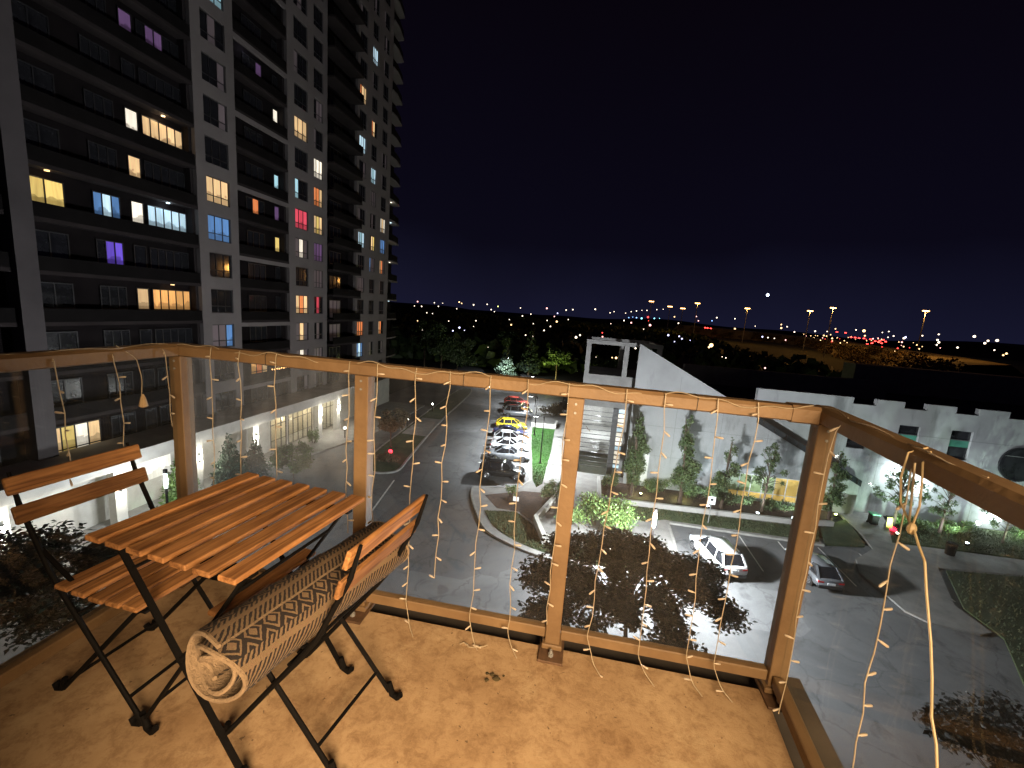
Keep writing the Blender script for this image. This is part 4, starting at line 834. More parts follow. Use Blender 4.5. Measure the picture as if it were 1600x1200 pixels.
for i, (x, y, z) in enumerate(MASTS):
    D = math.hypot(x, y)
    t = thing('highway_mast', 'highway lamp mast with a glowing amber crown, %s on the skyline' % ('leftmost','second from the left','third from the left','fourth from the left','fourth from the right','third from the right','second from the right','the large one farthest right')[i], 'lamp mast', (x, y, 0), 0, 'lamp masts along the highway')
    MB().tube([(0,0,0),(0,0,z*0.6),(0,0,z)], [D*0.0007+0.1, D*0.0006+0.08, D*0.0005+0.06], 6).build('pole', M['metal_grey'], None).parent = t
    px = D/675
    for k in (-1, 0, 1):
        hd = MB().sphere((k*2.3*px, 0, z), px*1.25, 8, 5, 0.55).build('lamp_head', hm); hd.parent = t; hd.location = (0,0,0)
    if i >= 3: lamp_light('mast_glow', 'POINT', (x, y, z-1.5), 24000, na, t, 1.0)
pl = MB().sphere((0,0,0), 1.0, 8, 6).build('aircraft_light', glow('aircraft', (0.7,0.8,1.0), 10)); pl.scale = (1.9,)*3
pl.location = (250.9, 696.2, 66.1)
tag(pl, 'bright bluish light of an aircraft in the dark sky above the highway', 'light')
# ================================================================== STREET THINGS
LED = (0.94, 0.97, 1.0)
gb0 = glow('post_globe', (1,0.97,0.9), 40.0)
led_m = glow('led_panel', LED, 30.0)
def street_lamp(label, loc, h, reach, power, az, name='street_lamp', cone=150, c=LED, group=None):
    """pole with a short arm and a flat cut-off head"""
    t = thing(name, label, 'street lamp', loc, 0, group); ca, sa = math.cos(az), math.sin(az)
    def lk(mb, nm, m, p=t):
        o = mb.build(nm, m); o.parent = p; return o
    lk(MB().tube([(0,0,0),(0,0,h*0.5),(0,0,h)], [0.075,0.06,0.05], 10), 'pole', M['black_steel'])
    lk(MB().disc((0,0,0.06), 0.17, 0.12, 'z', 12), 'base', M['black_steel'])
    lk(MB().tube([(0,0,h-0.05),(ca*reach*0.5,sa*reach*0.5,h+0.02),(ca*reach,sa*reach,h+0.02)], 0.035, 8), 'arm', M['black_steel'])
    hd = lk(MB().cbox(-0.32,0.32,-0.16,0.16,h,h+0.1,0.03), 'lamp_head', M['black_steel']); hd.location = (ca*reach, sa*reach, 0); hd.rotation_euler = (0,0,az)
    ld = lk(MB().box(-0.25,0.25,-0.11,0.11,h-0.02,h-0.004), 'lamp_glass', led_m, hd)
    lo = lamp_light('lamp_glow', 'SPOT', (0,0,0), power, c, None, 0.12, cone, None, 0.5); lo.parent = t; lo.location = (ca*reach, sa*reach, h-0.06)
    return t
street_lamp('thin black lamp post on the lit lawn, the nearer of the two', (-3.75,45.6,0.13), 5.3, 0.9, 14500, R(190), group='lamp posts on the lawn strip')
street_lamp('thin black lamp post at the far end of the lit lawn, by the white planter', (-5.75,56.4,0.13), 5.3, 0.9, 14500, R(190), group='lamp posts on the lawn strip')
street_lamp('lamp post at the far end of the row of parked cars', (-7.9,74.5,0.13), 5.3, 0.9, 6000, R(190), group='lamp posts on the lawn strip')
def pillar_lamp(label, loc, power, zl=(3.7,4.7)):
    """column luminaire: slim pole, luminous cylinder, black cap"""
    x, y, z = loc; t = thing('pillar_lamp', label, 'street lamp', loc)
    MB().tube([(x,y,z),(x,y,z+zl[0])], [0.09,0.075], 14).build('pole', M['black_steel'], t); MB().disc((x,y,z+0.05), 0.16, 0.1, 'z', 14).build('base', M['black_steel'], t)
    MB().disc((x,y,(zl[0]+zl[1])/2), 0.10, zl[1]-zl[0], 'z', 18).build('luminous_tube', glow('tube_glass', (0.86,0.95,1.0), 1.6), t)
    MB().disc((x,y,zl[1]+0.12), 0.125, 0.24, 'z', 18).build('cap', M['black_steel'], t)
    for dy in (-0.28, 0.28): lamp_light('lamp_glow', 'POINT', (x, y+dy, (zl[0]+zl[1])/2), power/2, LED, t, 0.18)
pillar_lamp('white luminous pillar lamp with a black cap behind the crown of the dark tree', (5.3,26.75,0.0), 22500)
pillar_lamp('bluish white pillar lamp between the left folding chair and the lobby planting', (-25.5,22.0,0.0), 1300)
street_lamp('lamp post at the end of the street lighting the spruce', (-17.6,98.5,0.0), 5.5, 0.8, 12000, R(100), cone=170)
# bollard lamps on the verge and by the drop-off
gb = glow('globe_lamp', (1,0.95,0.9), 26.0)
def bollard(label, loc, h, power, c=(1,0.95,0.9), gm=gb, name='bollard_lamp', r=0.13, group=None):
    t = thing(name, label, 'bollard lamp', loc, 0, group)
    for mb, nm, m in ((MB().tube([(0,0,0),(0,0,h)], 0.07, 10), 'post', M['black_steel']), (MB().sphere((0,0,h+r*0.8), r, 12, 8), 'globe', gm)):
        o = mb.build(nm, m); o.parent = t
    lo = lamp_light('lamp_glow', 'POINT', (0,0,0), power, c, None, r); lo.parent = t; lo.location = (0,0,h+r*2.2); return t
bollard('white globe lamp on the verge, farther of the pair', (-22.6,62.6,0.12), 1.1, 30, group='globe lamps on the verge')
bollard('white globe lamp on the verge, nearer of the pair, beside the lit footpath', (-22.3,52.6,0.12), 1.1, 70, group='globe lamps on the verge')
bollard('white globe lamp at the kerb of the drop-off loop by the lobby', (-27.2,45.6,0.13), 1.1, 80)
bollard('glowing red warning lamp on the tip of the verge', (-19.3,41.2,0.12), 0.55, 110, (1,0.03,0.08), glow('red_lamp', (1,0.03,0.05), 5.0), 'warning_lamp', 0.22)
# ground floodlights
def flood(label, loc, aim, power, c, group='floodlights in the planting', cone=125):
    t = thing('ground_floodlight', label, 'floodlight', loc, 0, group)
    o = MB().cbox(-0.14,0.14,-0.1,0.1,0.08,0.28,0.02).build('housing', M['black_steel']); o.parent = t
    o2 = MB().disc((0,0,0.30), 0.1, 0.03, 'z', 12).build('lens', glow('flood_%d' % int(c[2]*100), c, 40.0)); o2.parent = o
    o3 = MB().tube([(0,0,-0.05),(0,0,0.1)], 0.03, 6).build('spike', M['black_steel']); o3.parent = t
    p = Vector(loc) + Vector((0,0,0.45))
    if aim is None: lo = lamp_light('flood_glow', 'POINT', p, power, c, t, 0.08)
    else: lo = lamp_light('flood_glow', 'SPOT', p, power, c, t, 0.08, cone, aim, 0.6)
    return t
YG = (0.85,1.0,0.35); GR = (0.72,1.0,0.80); CW = (0.80,0.93,1.0)
flood('yellowish floodlight at the foot of the columnar tree nearest the stair hall', (6.4,40.2,0.15), None, 90, YG)
flood('yellowish floodlight at the foot of the second columnar tree', (10.1,40.7,0.15), None, 90, YG)
flood('bright white floodlight in front of the lit shopfront', (16.4,39.4,0.15), (15.5,43,4.2), 650, CW)
flood('greenish white floodlight right of the lit shopfront', (19.3,39.4,0.15), (20.5,43,3.6), 650, CW)
flood('floodlight washing the pale wall left of the slender tree', (12.2,39.4,0.15), (11.0,43,5.5), 650, CW)
flood('yellowish floodlight by the slender tree near the corner post', (23.8,41.6,0.15), None, 60, YG)
flood('greenish floodlight under the young tree by the wall lamps', (27.4,39.3,0.12), (27.5,44,5.5), 1500, GR)
flood('greenish floodlight under the young tree right of the cord', (32.5,39.3,0.12), (32.5,44,5.5), 1500, CW)
flood('greenish floodlight near the right edge, under the smallest tree', (37.0,39.3,0.12), (38,44,5.5), 1500, GR)
flood('green floodlight in the conifer left of the railing post', (-27.6,25.3,0.13), None, 260, (0.6,1.0,0.7))
flood('yellow floodlight under the yellow-green tree at the end of the street', (-8.2,99.6,0.0), None, 2600, (0.95,1.0,0.30))
# low walls
o = MB().prism([(-2.75,31.9),(-1.75,28.9),(5.9,29.3),(5.9,29.62),(-1.5,29.25),(-2.45,32.0)], 0.1, 0.72).prism([(-2.75,31.9),(-2.45,32.0),(-1.3,36.2),(-1.6,36.3)], 0.1, 0.718).build('planter_wall', M['white_clean'])
tag(o, 'angular white concrete planter wall by the corner lawn', 'planter wall')
o = MB().prism([(2.4,37.7),(18.6,38.7),(22.6,39.45),(22.5,39.7),(18.5,38.98),(2.7,37.98),(2.7,43),(2.4,43)], 0.1, 0.55).build('retaining_wall', M['concrete']); tag(o, 'long low concrete wall edging the raised bed with the columnar trees', 'low wall')
o = MB().prism([(-6.7,60.4),(-3.2,60.8),(-3.1,63.4),(-3.35,63.5),(-3.5,61.1),(-6.8,60.7)], 0.1, 0.75).build('planter_wall', M['white_clean']); tag(o, 'small white planter wall at the far end of the lit lawn', 'planter wall')
# traffic sign by the parking bay
t = thing('parking_sign', 'square white sign with a small dark symbol on a thin post by the lawn', 'sign', (11.5,36.4,0.13))
MB().box(11.47,11.53,36.38,36.42,0.1,2.5).build('post', M['metal_grey'], t)
o = MB().cbox(11.2,11.8,36.34,36.37,1.85,2.55,0.01).build('sign_plate', mat('sign_white', (0.72,0.72,0.72), 0.5, 0, 0.06, 3), t)
MB().disc((11.5,36.332,2.28), 0.12, 0.012, 'y', 14).box(11.3,11.7,36.33,36.338,1.98,2.02).build('symbol', M['frame'], o)
t = thing('small_notice', 'small pale notice board standing in the reddish flower bed', 'notice board', (-4.6,34.4,0.14))
MB().box(-4.63,-4.57,34.38,34.42,0.1,0.8).build('post', M['metal_grey'], t); MB().cbox(-4.85,-4.35,34.33,34.37,0.55,0.95,0.01).build('board', MATS['sign_white'], t)
for (x, y, lb) in ((29.8,37.2,'dark litter bin on the walk at the right'),):
    t = thing('litter_bin', lb, 'litter bin', (x, y, 0.11))
    MB().disc((x,y,0.55), 0.3, 0.9, 'z', 16, 0.34).build('body', M['black_steel'], t); MB().disc((x,y,1.06), 0.36, 0.1, 'z', 16, 0.3).build('lid', M['black_steel'], t)
t = thing('waste_cart', 'green-topped waste cart under the young tree by the wall lamps', 'waste cart', (26.6,41.2,0.12))
MB().cbox(26.3,26.9,40.9,41.5,0.2,1.1,0.04).build('body', M['black_steel'], t); MB().cbox(26.25,26.95,40.85,41.55,1.1,1.2,0.03).build('lid', mat('green_plastic', (0.02,0.22,0.09), 0.5), t)
for s in (26.35, 26.85): MB().disc((s,41.5,0.22), 0.1, 0.06, 'x', 10).build('wheel', M['black_steel'], t)
t = thing('sandwich_board', 'yellow and white sandwich board beside the green-topped cart', 'sign board', (27.6,40.9,0.12))
o = MB().add([(27.4,40.7,0.13),(27.9,40.7,0.13),(27.85,40.85,1.1),(27.45,40.85,1.1),(27.4,40.74,0.13),(27.9,40.74,0.13),(27.85,40.89,1.1),(27.45,40.89,1.1)], [(0,1,2,3),(7,6,5,4),(0,4,5,1),(1,5,6,2),(2,6,7,3),(3,7,4,0)]).build('board', mat('yellow_board', (0.55,0.48,0.10), 0.5), t)
MB().bar((27.65,41.15,0.13),(27.65,40.9,1.1),0.4,0.03).build('back_leg', M['metal_grey'], t)

# ------------------------------------------------------------------ cars
GLASS_C = mat('car_glass', (0.012,0.013,0.016), 0.05, 0, 0.3, 2, spec=0.7)
TYRE = mat('tyre_rubber', (0.015,0.015,0.016), 0.85); RIM = mat('alloy_rim', (0.5,0.5,0.52), 0.3, 0.9, 0.1, 6)
HEADL = mat('headlamp_glass', (0.6,0.63,0.68), 0.1); TAILL = mat('tail_lamp_red', (0.32,0.01,0.012), 0.2); PLATE = mat('number_plate', (0.65,0.66,0.68), 0.5)
TRIM = mat('black_car_trim', (0.015,0.015,0.016), 0.6)
def car(label, loc, rz, paint, L=4.6, W=1.82, Hh=1.45, kind='sedan', group=None, detail=True):
    t = thing('parked_car', label, 'car', loc, rz, group); h = L/2; w = W/2
    def lk(mb, nm, m, p=t, smooth=False):
        o = mb.build(nm, m, None, smooth); o.parent = p; return o
    suv = kind in ('suv', 'hatch')
    belt = Hh*(0.60 if suv else 0.62); gz = 0.17+(0.06 if kind == 'suv' else 0); hood = belt-(0.06 if suv else 0.08)
    if kind == 'sedan': st = [(-h,0.74,belt-0.16,0.80),(-h+0.12,0.55,belt-0.03,0.93),(-h+0.85,0.3,belt+0.0,0.99),(-0.6,gz,belt,1.0),(0.7,gz,belt-0.01,1.0),(h-1.25,gz,hood-0.01,0.99),(h-0.55,0.25,hood-0.10,0.96),(h-0.12,0.3,hood-0.24,0.86),(h,0.36,hood-0.36,0.72)]
    else: st = [(-h,0.5,belt-0.08,0.86),(-h+0.1,0.38,belt,0.95),(-h+0.8,0.27,belt,0.99),(-0.6,gz,belt,1.0),(0.7,gz,belt-0.01,1.0),(h-1.15,gz,hood,0.99),(h-0.5,0.27,hood-0.07,0.96),(h-0.1,0.32,hood-0.2,0.88),(h,0.38,hood-0.34,0.76)]
    vs = []; fs = []
    for x, zl, zt, ws in st:
        ww = w*ws; sec = [(ww*0.9,zl),(ww,zl+(zt-zl)*0.22),(ww*1.0,zl+(zt-zl)*0.62),(ww*0.955,zt-0.05),(ww*0.86,zt),(ww*0.4,zt+0.025),(0,zt+0.032)]
        for y, z in sec: vs.append((x,y,z))
        for y, z in sec[-2::-1]: vs.append((x,-y,z))
    n = 13
    for i in range(len(st)-1):
        for k in range(n-1): fs.append((i*n+k,(i+1)*n+k,(i+1)*n+k+1,i*n+k+1))
        fs.append((i*n, i*n+n-1, (i+1)*n+n-1, (i+1)*n))
    fs.append(tuple(range(n))); fs.append(tuple((len(st)-1)*n+k for k in range(n))[::-1])
    lk(MB().add(vs, fs), 'body', paint, smooth=True)
    # greenhouse
    if kind == 'sedan': xa, xb, xc, xd = h-1.45, h-2.25, -h+1.45, -h+0.62
    elif kind == 'suv': xa, xb, xc, xd = h-1.25, h-1.95, -h+0.62, -h+0.14
    else: xa, xb, xc, xd = h-1.1, h-1.9, -h+0.75, -h+0.12
    zb = belt-0.02; zr = Hh-0.05; bw, tw = w*0.88, w*0.70
    def ring(x, y, z): return [(x,y,z),(x,-y,z)]
    g = MB(); B = [(xd,bw*0.94,zb),(xc+0.2,bw,zb),(xb-0.2,bw,zb),(xa,bw*0.92,zb)]; T_ = [(xc,tw*0.95,zr),(xc+0.35,tw,zr+0.01),(xb-0.35,tw,zr+0.01),(xb,tw*0.95,zr)]
    vv = []
    for p in B: vv += [p, (p[0],-p[1],p[2])]
    for p in T_: vv += [p, (p[0],-p[1],p[2])]
    gf = []
    for i in range(3): a = 2*i; gf += [(a+2,a,8+a,8+a+2), (a+1,a+3,8+a+3,8+a+1), (8+a,8+a+1,8+a+3,8+a+2)]
    gf += [(0,1,9,8), (7,6,14,15)]
    lk(g.add(vv, gf), 'windows', GLASS_C)
    # roof skin and pillars
    rf = MB(); rv = []
    for i, (x, y) in enumerate(((xc-0.03,tw*0.96),(xc+0.4,tw*1.02),((xb+xc)/2,tw*1.03),(xb-0.4,tw*1.02),(xb+0.03,tw*0.96))):
        top = Hh-(0.045 if i in (0,4) else 0.012 if i in (1,3) else 0.0)
        rv += [(x,y,zr-0.03),(x,y*0.97,top-0.02),(x,0,top+0.01),(x,-y*0.97,top-0.02),(x,-y,zr-0.03)]
    rff = [(i*5+k,(i+1)*5+k,(i+1)*5+k+1,i*5+k+1) for i in range(4) for k in range(4)] + [(0,1,2,3,4), (24,23,22,21,20)]
    roof = lk(rf.add(rv, rff), 'roof', paint, smooth=True)
    for s in (1, -1):
        p = MB(); p.bar((xa+0.02,s*bw*0.93,zb),(xb,s*tw*0.97,zr),0.05,0.04); p.bar((xd-0.02,s*bw*0.95,zb),(xc,s*tw*0.97,zr),0.12 if suv else 0.10,0.06)
        p.bar((0.0,s*(bw+0.006),zb),(-0.05,s*(tw+0.008),zr),0.035,0.025)
        if suv: p.bar((-h+1.15,s*(bw+0.004),zb),(-h+1.2,s*(tw+0.006),zr),0.08,0.03)
        lk(p, 'pillar', paint)
        lk(MB().cbox(xa-0.35,xa-0.15,s*(w+0.1)-0.09,s*(w+0.1)+0.09,belt+0.0,belt+0.13,0.03), 'mirror', paint)
        lk(MB().cbox(h-0.42,h-0.08,s*w*0.66-0.2,s*w*0.66+0.2,hood-0.33,hood-0.19,0.03), 'headlight', HEADL)
        lk(MB().cbox(-h-0.012,-h+0.14,s*w*0.69-0.19,s*w*0.69+0.19,belt-0.25,belt-0.09,0.03), 'tail_light', TAILL)
        for yy in (0.45, -0.5): lk(MB().box(yy-0.1,yy+0.08,s*(w-0.012)-0.015,s*(w-0.012)+0.015,belt-0.16,belt-0.13), 'door_handle', TRIM)
        for x in (h-0.86, -h+0.83):
            ar = lk(MB().disc((x,s*(w-0.10),0.335), 0.395, 0.17, 'y', 24), 'wheel_arch', TRIM)
            wl = lk(MB().disc((x,s*(w-0.09),0.32), 0.32, 0.21, 'y', 22), 'wheel', TYRE)
            r_ = MB().disc((x,s*(w+0.012),0.32), 0.07, 0.03, 'y', 10)
            for k in range(5):
                a = k*1.2566; r_.bar((x,s*(w+0.014),0.32),(x+0.2*math.cos(a),s*(w+0.014),0.32+0.2*math.sin(a)),0.05,0.02,(0,1,0))
            r_.tube([(x+0.21*math.cos(a),s*(w+0.012),0.32+0.21*math.sin(a)) for a in [k*0.349 for k in range(19)]], 0.022, 5, False)
            lk(r_, 'rim', RIM, wl)
        if kind == 'suv': lk(MB().tube([(xc+0.15,s*tw*0.9,Hh-0.03),(xc+0.25,s*tw*0.9,Hh+0.035),(xb-0.3,s*tw*0.9,Hh+0.035),(xb-0.2,s*tw*0.9,Hh-0.03)], 0.018, 6), 'roof_rail', TRIM)
    lk(MB().cbox(-h-0.03,-h+0.18,-w*0.86,w*0.86,0.27,0.5 if suv else 0.46,0.04), 'rear_bumper', TRIM if suv else paint)
    lk(MB().cbox(h-0.2,h+0.03,-w*0.78,w*0.78,0.24,0.44,0.05), 'front_bumper', paint)
    lk(MB().cbox(h-0.14,h+0.02,-0.42,0.42,hood-0.40,hood-0.24,0.02), 'grille', TRIM)
    lk(MB().box(-h-0.035,-h-0.0,-0.25,0.25,belt-0.33,belt-0.2), 'number_plate', PLATE)
    return t
def paint(name, c, metal=0.0): return mat('car_paint_'+name, c, 0.25, metal, 0.03, 3, coat=0.6)
PW = paint('white', (0.72,0.73,0.75)); PS = paint('silver', (0.36,0.38,0.41), 0.5); PB = paint('black', (0.010,0.010,0.011)); PD = paint('navy', (0.025,0.03,0.07)); PY = paint('yellow', (0.70,0.52,0.02)); PG = paint('grey', (0.22,0.23,0.25), 0.4); PR = paint('red', (0.35,0.05,0.04))
ang = R(9); gp_ = 'cars parked along the lit lawn'
car('black SUV parked nearest in the row along the lawn', (-7.1,40.9,0), ang, PB, 4.6, 1.9, 1.68, 'suv', gp_)
car('silver sedan parked between the black SUV and the white sedan', (-7.35,46.1,0), ang, PS, 4.7, 1.83, 1.45, 'sedan', gp_)
car('white sedan parked beside the silver sedan', (-7.9,49.3,0), ang, PW, 4.6, 1.82, 1.45, 'sedan', gp_)
car('pale compact car parked between the white sedan and the navy car', (-8.35,52.3,0), ang, PW, 4.3, 1.8, 1.5, 'hatch', gp_)
car('navy sedan parked beside the yellow car', (-8.9,55.2,0), ang, PD, 4.6, 1.82, 1.42, 'sedan', gp_)
car('bright yellow car with a black roof line in the parked row', (-9.4,58.9,0), ang, PY, 4.4, 1.82, 1.45, 'hatch', gp_)
car('silver van-like SUV parked beyond the yellow car', (-9.7,66.4,0), ang, PS, 4.7, 1.9, 1.75, 'suv', gp_)
car('dark car behind the silver van-like SUV', (-10.6,70.2,0), ang, PB, 4.5, 1.82, 1.5, 'hatch', gp_)
car('reddish car at the far end of the parked row', (-11.3,74.6,0), ang, PR, 4.5, 1.82, 1.5, 'hatch', gp_)
car('white SUV with dark windows parked beyond the dark tree', (10.5,30.55,0), R(104), PW, 4.75, 1.92, 1.70, 'suv')
car('grey hatchback parked in shadow, seen from behind right of the corner post', (16.9,30.9,0), R(94), PG, 4.3, 1.80, 1.50, 'hatch')
# ================================================================== BALCONY
RY = 1.684; PXS = (-1.83, -0.914, -0.018, 0.867)
def rxr(y): return 0.867 + 0.068*(y-RY)          # the right side runs slightly inward
slab = MB().prism([(-2.0,-1.6),(-2.0,1.672),(rxr(1.672)-0.03,1.672),(rxr(-1.6)-0.03,-1.6)], BF-0.22, BF)
struct('balcony_floor', slab, M['balcony'])
struct('shade_ledge', MB().prism([(-2.06,-1.6),(-2.06,1.86),(1.06,1.86),(rxr(-1.6)+0.18,-1.6)], BF-0.25, BF-0.07), mat('dark_shade_ledge', (0.06,0.05,0.042), 0.9, 0, 0.3, 4))  # added dark ledge, set lower so the gap under the rail stays in shade
# the apartment's own wall behind the photographer, with an added return that shades the left floor
m = MB(); m.box(-4, 4, -1.95, -1.6, BF-3, BF+2.75); m.box(-4, -0.42, -1.598, -0.12, BF-3, BF+2.75)
struct('wall_with_shade_return', m, mat('own_wall_render', (0.10,0.08,0.062), 0.85, 0, 0.1, 2))
wl = thing('wall_lamp', 'warm wall lamp behind the camera, standing in for light from the room door', 'wall lamp', (0.74,-1.6,BF+1.45))  # added lamp, stands in for warm light through the room's glass door
o = MB().cbox(0.67,0.81,-1.598,-1.56,BF+1.35,BF+1.55,0.01).build('back_plate', M['black_steel'], wl)
o = MB().disc((0.74,-1.49,BF+1.45), 0.07, 0.2, 'z', 14).build('lamp_glass', glow('warm_lamp_glass', (1,0.72,0.4), 12), wl)
lamp_light('lamp_glow', 'SPOT', (0.74,-1.15,BF+1.5), 1400, (1.0,0.70,0.40), wl, 0.6, 90, (-0.14,1.2,BF+0.25), 1.0)

rail = thing('balcony_railing', 'brown metal balcony railing with glass panels, round the whole balcony', 'railing', (-0.48, RY, BF))
def obar(p, q, w, h, c):
    """rail with an eased top: octagonal profile swept from p to q"""
    p, q = Vector(p), Vector(q); d = (q-p).normalized(); a = d.cross(Vector((0,0,1))).normalized(); u = Vector((0,0,1))
    prof = [(-w/2+c,-h/2),(w/2-c,-h/2),(w/2,-h/2+c*0.5),(w/2,h/2-c),(w/2-c,h/2),(-w/2+c,h/2),(-w/2,h/2-c),(-w/2,-h/2+c*0.5)]
    n = len(prof); vs = [p+a*x+u*z for x, z in prof] + [q+a*x+u*z for x, z in prof]
    return MB().add(vs, [tuple(range(n))[::-1], tuple(range(n,2*n))] + [(i,(i+1)%n,n+(i+1)%n,n+i) for i in range(n)])
ZR = BF+1.133
obar((-1.865,RY,ZR),(0.795,RY,ZR),0.072,0.056,0.012).build('top_rail', M['rail'], rail)
obar((rxr(1.72),1.72,ZR+0.002),(rxr(-1.59),-1.59,ZR+0.002),0.072,0.058,0.012).build('top_rail', M['rail'], rail)
obar((-1.83,1.645,ZR+0.002),(-1.83,-1.59,ZR+0.002),0.072,0.056,0.012).build('top_rail', M['rail'], rail)
obar((0.74,RY,ZR),(0.832,RY,ZR),0.08,0.064,0.012).build('rail_sleeve', M['rail'], rail)
for x in PXS:
    MB().cbox(x-0.031,x+0.031,RY-0.031,RY+0.031,BF+0.012,ZR-0.028,0.003).build('post', M['rail'], rail)
    bp_ = MB().cbox(x-0.052,x+0.052,RY-0.105,RY+0.06,BF+0.0,BF+0.012,0.002).build('base_plate', mat('rusty_plate', (0.10,0.055,0.03), 0.7, 0.2, 0.4, 20), rail)
    MB().cbox(x-0.043,x+0.043,RY-0.043,RY+0.043,BF+0.013,BF+0.036,0.004).build('collar', M['rail'], bp_)
    MB().disc((x,RY-0.072,BF+0.018), 0.011, 0.014, 'z', 6).disc((x,RY-0.072,BF+0.03), 0.006, 0.02, 'z', 8).build('bolt', M['metal_grey'], bp_)
for i in range(3):
    a, b = PXS[i]+0.032, PXS[i+1]-0.032
    MB().cbox(a,b,RY-0.018,RY+0.022,BF+0.048,BF+0.094,0.004).build('bottom_rail', M['rail'], rail)
    MB().box(a+0.002,b-0.002,RY+0.0,RY+0.008,BF+0.09,ZR-0.02).build('glass_panel', M['glass_dirty'] if i == 0 else M['glass'], rail)
for i, x in enumerate((-1.36,-0.47,0.42)):
    obar((x-0.0015,RY,ZR),(x+0.0015,RY,ZR),0.0745,0.0585,0.012).build('rail_joint', mat('dark_joint', (0.03,0.02,0.012), 0.8), rail)  # thin dark band marking each rail joint
for x in PXS:
    for dz in (0.05, 0.085): MB().disc((x,RY-0.032,ZR-dz), 0.005, 0.005, 'y', 8).build('screw', M['metal_grey'], rail)
# side runs
obar((rxr(1.64),1.64,BF+0.071),(rxr(-1.59),-1.59,BF+0.071),0.04,0.046,0.004).build('bottom_rail', M['rail'], rail)
obar((-1.83,1.64,BF+0.071),(-1.83,-1.59,BF+0.071),0.04,0.046,0.004).build('bottom_rail', M['rail'], rail)
g1 = MB(); a, b = (rxr(1.648)+0.004, 1.648), (rxr(-1.59)+0.004, -1.59)
g1.add([(a[0],a[1],BF+0.09),(b[0],b[1],BF+0.09),(b[0],b[1],ZR-0.02),(a[0],a[1],ZR-0.02),(a[0]+0.008,a[1],BF+0.09),(b[0]+0.008,b[1],BF+0.09),(b[0]+0.008,b[1],ZR-0.02),(a[0]+0.008,a[1],ZR-0.02)],
       [(0,1,2,3),(7,6,5,4),(0,4,5,1),(1,5,6,2),(2,6,7,3),(3,7,4,0)]); g1.build('glass_panel', M['glass'], rail)
MB().box(-1.838,-1.83,-1.58,1.648,BF+0.09,ZR-0.02).build('glass_panel', M['glass'], rail)

# ------------------------------------------------------------------ folding furniture
WD = M['wood']; BS = M['black_steel']
def lk(mb, nm, m, p, smooth=False):
    o = mb.build(nm, m, None, smooth); o.parent = p; return o
def foot(p, dx):
    x, y, z = p
    return MB().tube([(x-dx*0.5,y,z+0.055),(x-dx*0.1,y,z+0.012),(x+dx*0.55,y,z+0.008),(x+dx*0.95,y,z+0.022)], [0.009,0.011,0.013,0.010], 8)
tb = thing('folding_table', 'square folding table with seven brown wooden slats and crossed black legs', 'table', (-1.05,1.155,BF), R(-6.3))
sw = 0.058; pitch = (0.545-sw)/6
for i in range(7):
    x = -0.545/2 + sw/2 + i*pitch
    o = lk(MB().cbox(-sw/2,sw/2,-0.271,0.271,0.685,0.702,0.003), 'slat', WD, tb); o.location = (x, random.uniform(-0.002,0.002), 0)
for y in (-0.2, 0.2): lk(MB().box(-0.262,0.262,y-0.012,y+0.012,0.668,0.6815), 'top_bar', BS, tb)
for y, s in ((-0.215,1),(0.215,1),(-0.195,-1),(0.195,-1)):
    l_ = lk(MB().bar((-0.235*s,y,0.667),(0.225*s,y,0.012),0.008,0.017,(0,1,0)), 'leg', BS, tb)
    lk(foot((0.235*s,y,0.0), 0.035*s), 'rubber_foot', BS, l_)
for s, yy in ((1,0.215),(-1,0.195)):
    for t_ in (0.82, 0.12):
        x = -0.235*s + t_*0.46*s; z = 0.667-0.655*t_
        lk(MB().tube([(x,-yy,z),(x,yy,z)], 0.0055, 8), 'stretcher', BS, tb)
for y in (-0.205, 0.205): lk(MB().disc((-0.005,y,0.34), 0.011, 0.034, 'y', 8), 'pivot', BS, tb)

def chair(label, loc, rz):
    t = thing('folding_chair', label, 'chair', loc, rz, 'folding chairs at the table')
    n = 5; w_ = 0.056
    for i in range(n):
        x = -0.085 + i*0.071
        o = lk(MB().cbox(-w_/2,w_/2,-0.195,0.195,0.435+0.004*abs(i-2),0.452+0.004*abs(i-2),0.004), 'seat_slat', WD, t); o.location = (x,0,0)
    for z, x in ((0.665,-0.262),(0.757,-0.288)):
        b = MB().cbox(-0.008,0.008,-0.198,0.198,-0.029,0.029,0.004); o = lk(b, 'back_slat', WD, t); o.location = (x+0.012,0,z); o.rotation_euler = (0,R(-17),0)
    for s in (1, -1):
        ya, yb = s*0.172, s*0.150
        a = lk(MB().tube([(-0.302,ya,0.795),(-0.270,ya,0.69),(-0.165,ya,0.48),(-0.115,ya,0.41),(0.19,ya,0.02)], [0.005,0.008,0.0085,0.0085,0.008], 8), 'leg', BS, t)
        lk(foot((0.205,ya,0), 0.035), 'rubber_foot', BS, a)
        c = lk(MB().tube([(0.205,yb,0.428),(0.16,yb,0.40),(-0.195,yb,0.02)], 0.008, 8), 'leg', BS, t)
        lk(foot((-0.21,yb,0), -0.035), 'rubber_foot', BS, c)
        lk(MB().bar((-0.115,s*0.161,0.428),(0.225,s*0.161,0.428),0.008,0.016,(0,1,0)), 'seat_bar', BS, t)
        lk(MB().bar((-0.05,s*0.161,0.43),(-0.20,s*0.168,0.55),0.006,0.012,(0,1,0)), 'brace', BS, t)
    lk(MB().tube([(0.13,-0.172,0.10),(0.13,0.172,0.10)], 0.006, 8), 'stretcher', BS, t)
    lk(MB().tube([(-0.14,-0.15,0.08),(-0.14,0.15,0.08)], 0.006, 8), 'stretcher', BS, t)
    lk(MB().tube([(-0.06,-0.172,0.355),(-0.06,0.172,0.355)], 0.006, 8), 'stretcher', BS, t)
    return t
chair('empty wooden slat folding chair left of the table, back to the left railing', (-1.455,1.165,BF), R(-4))
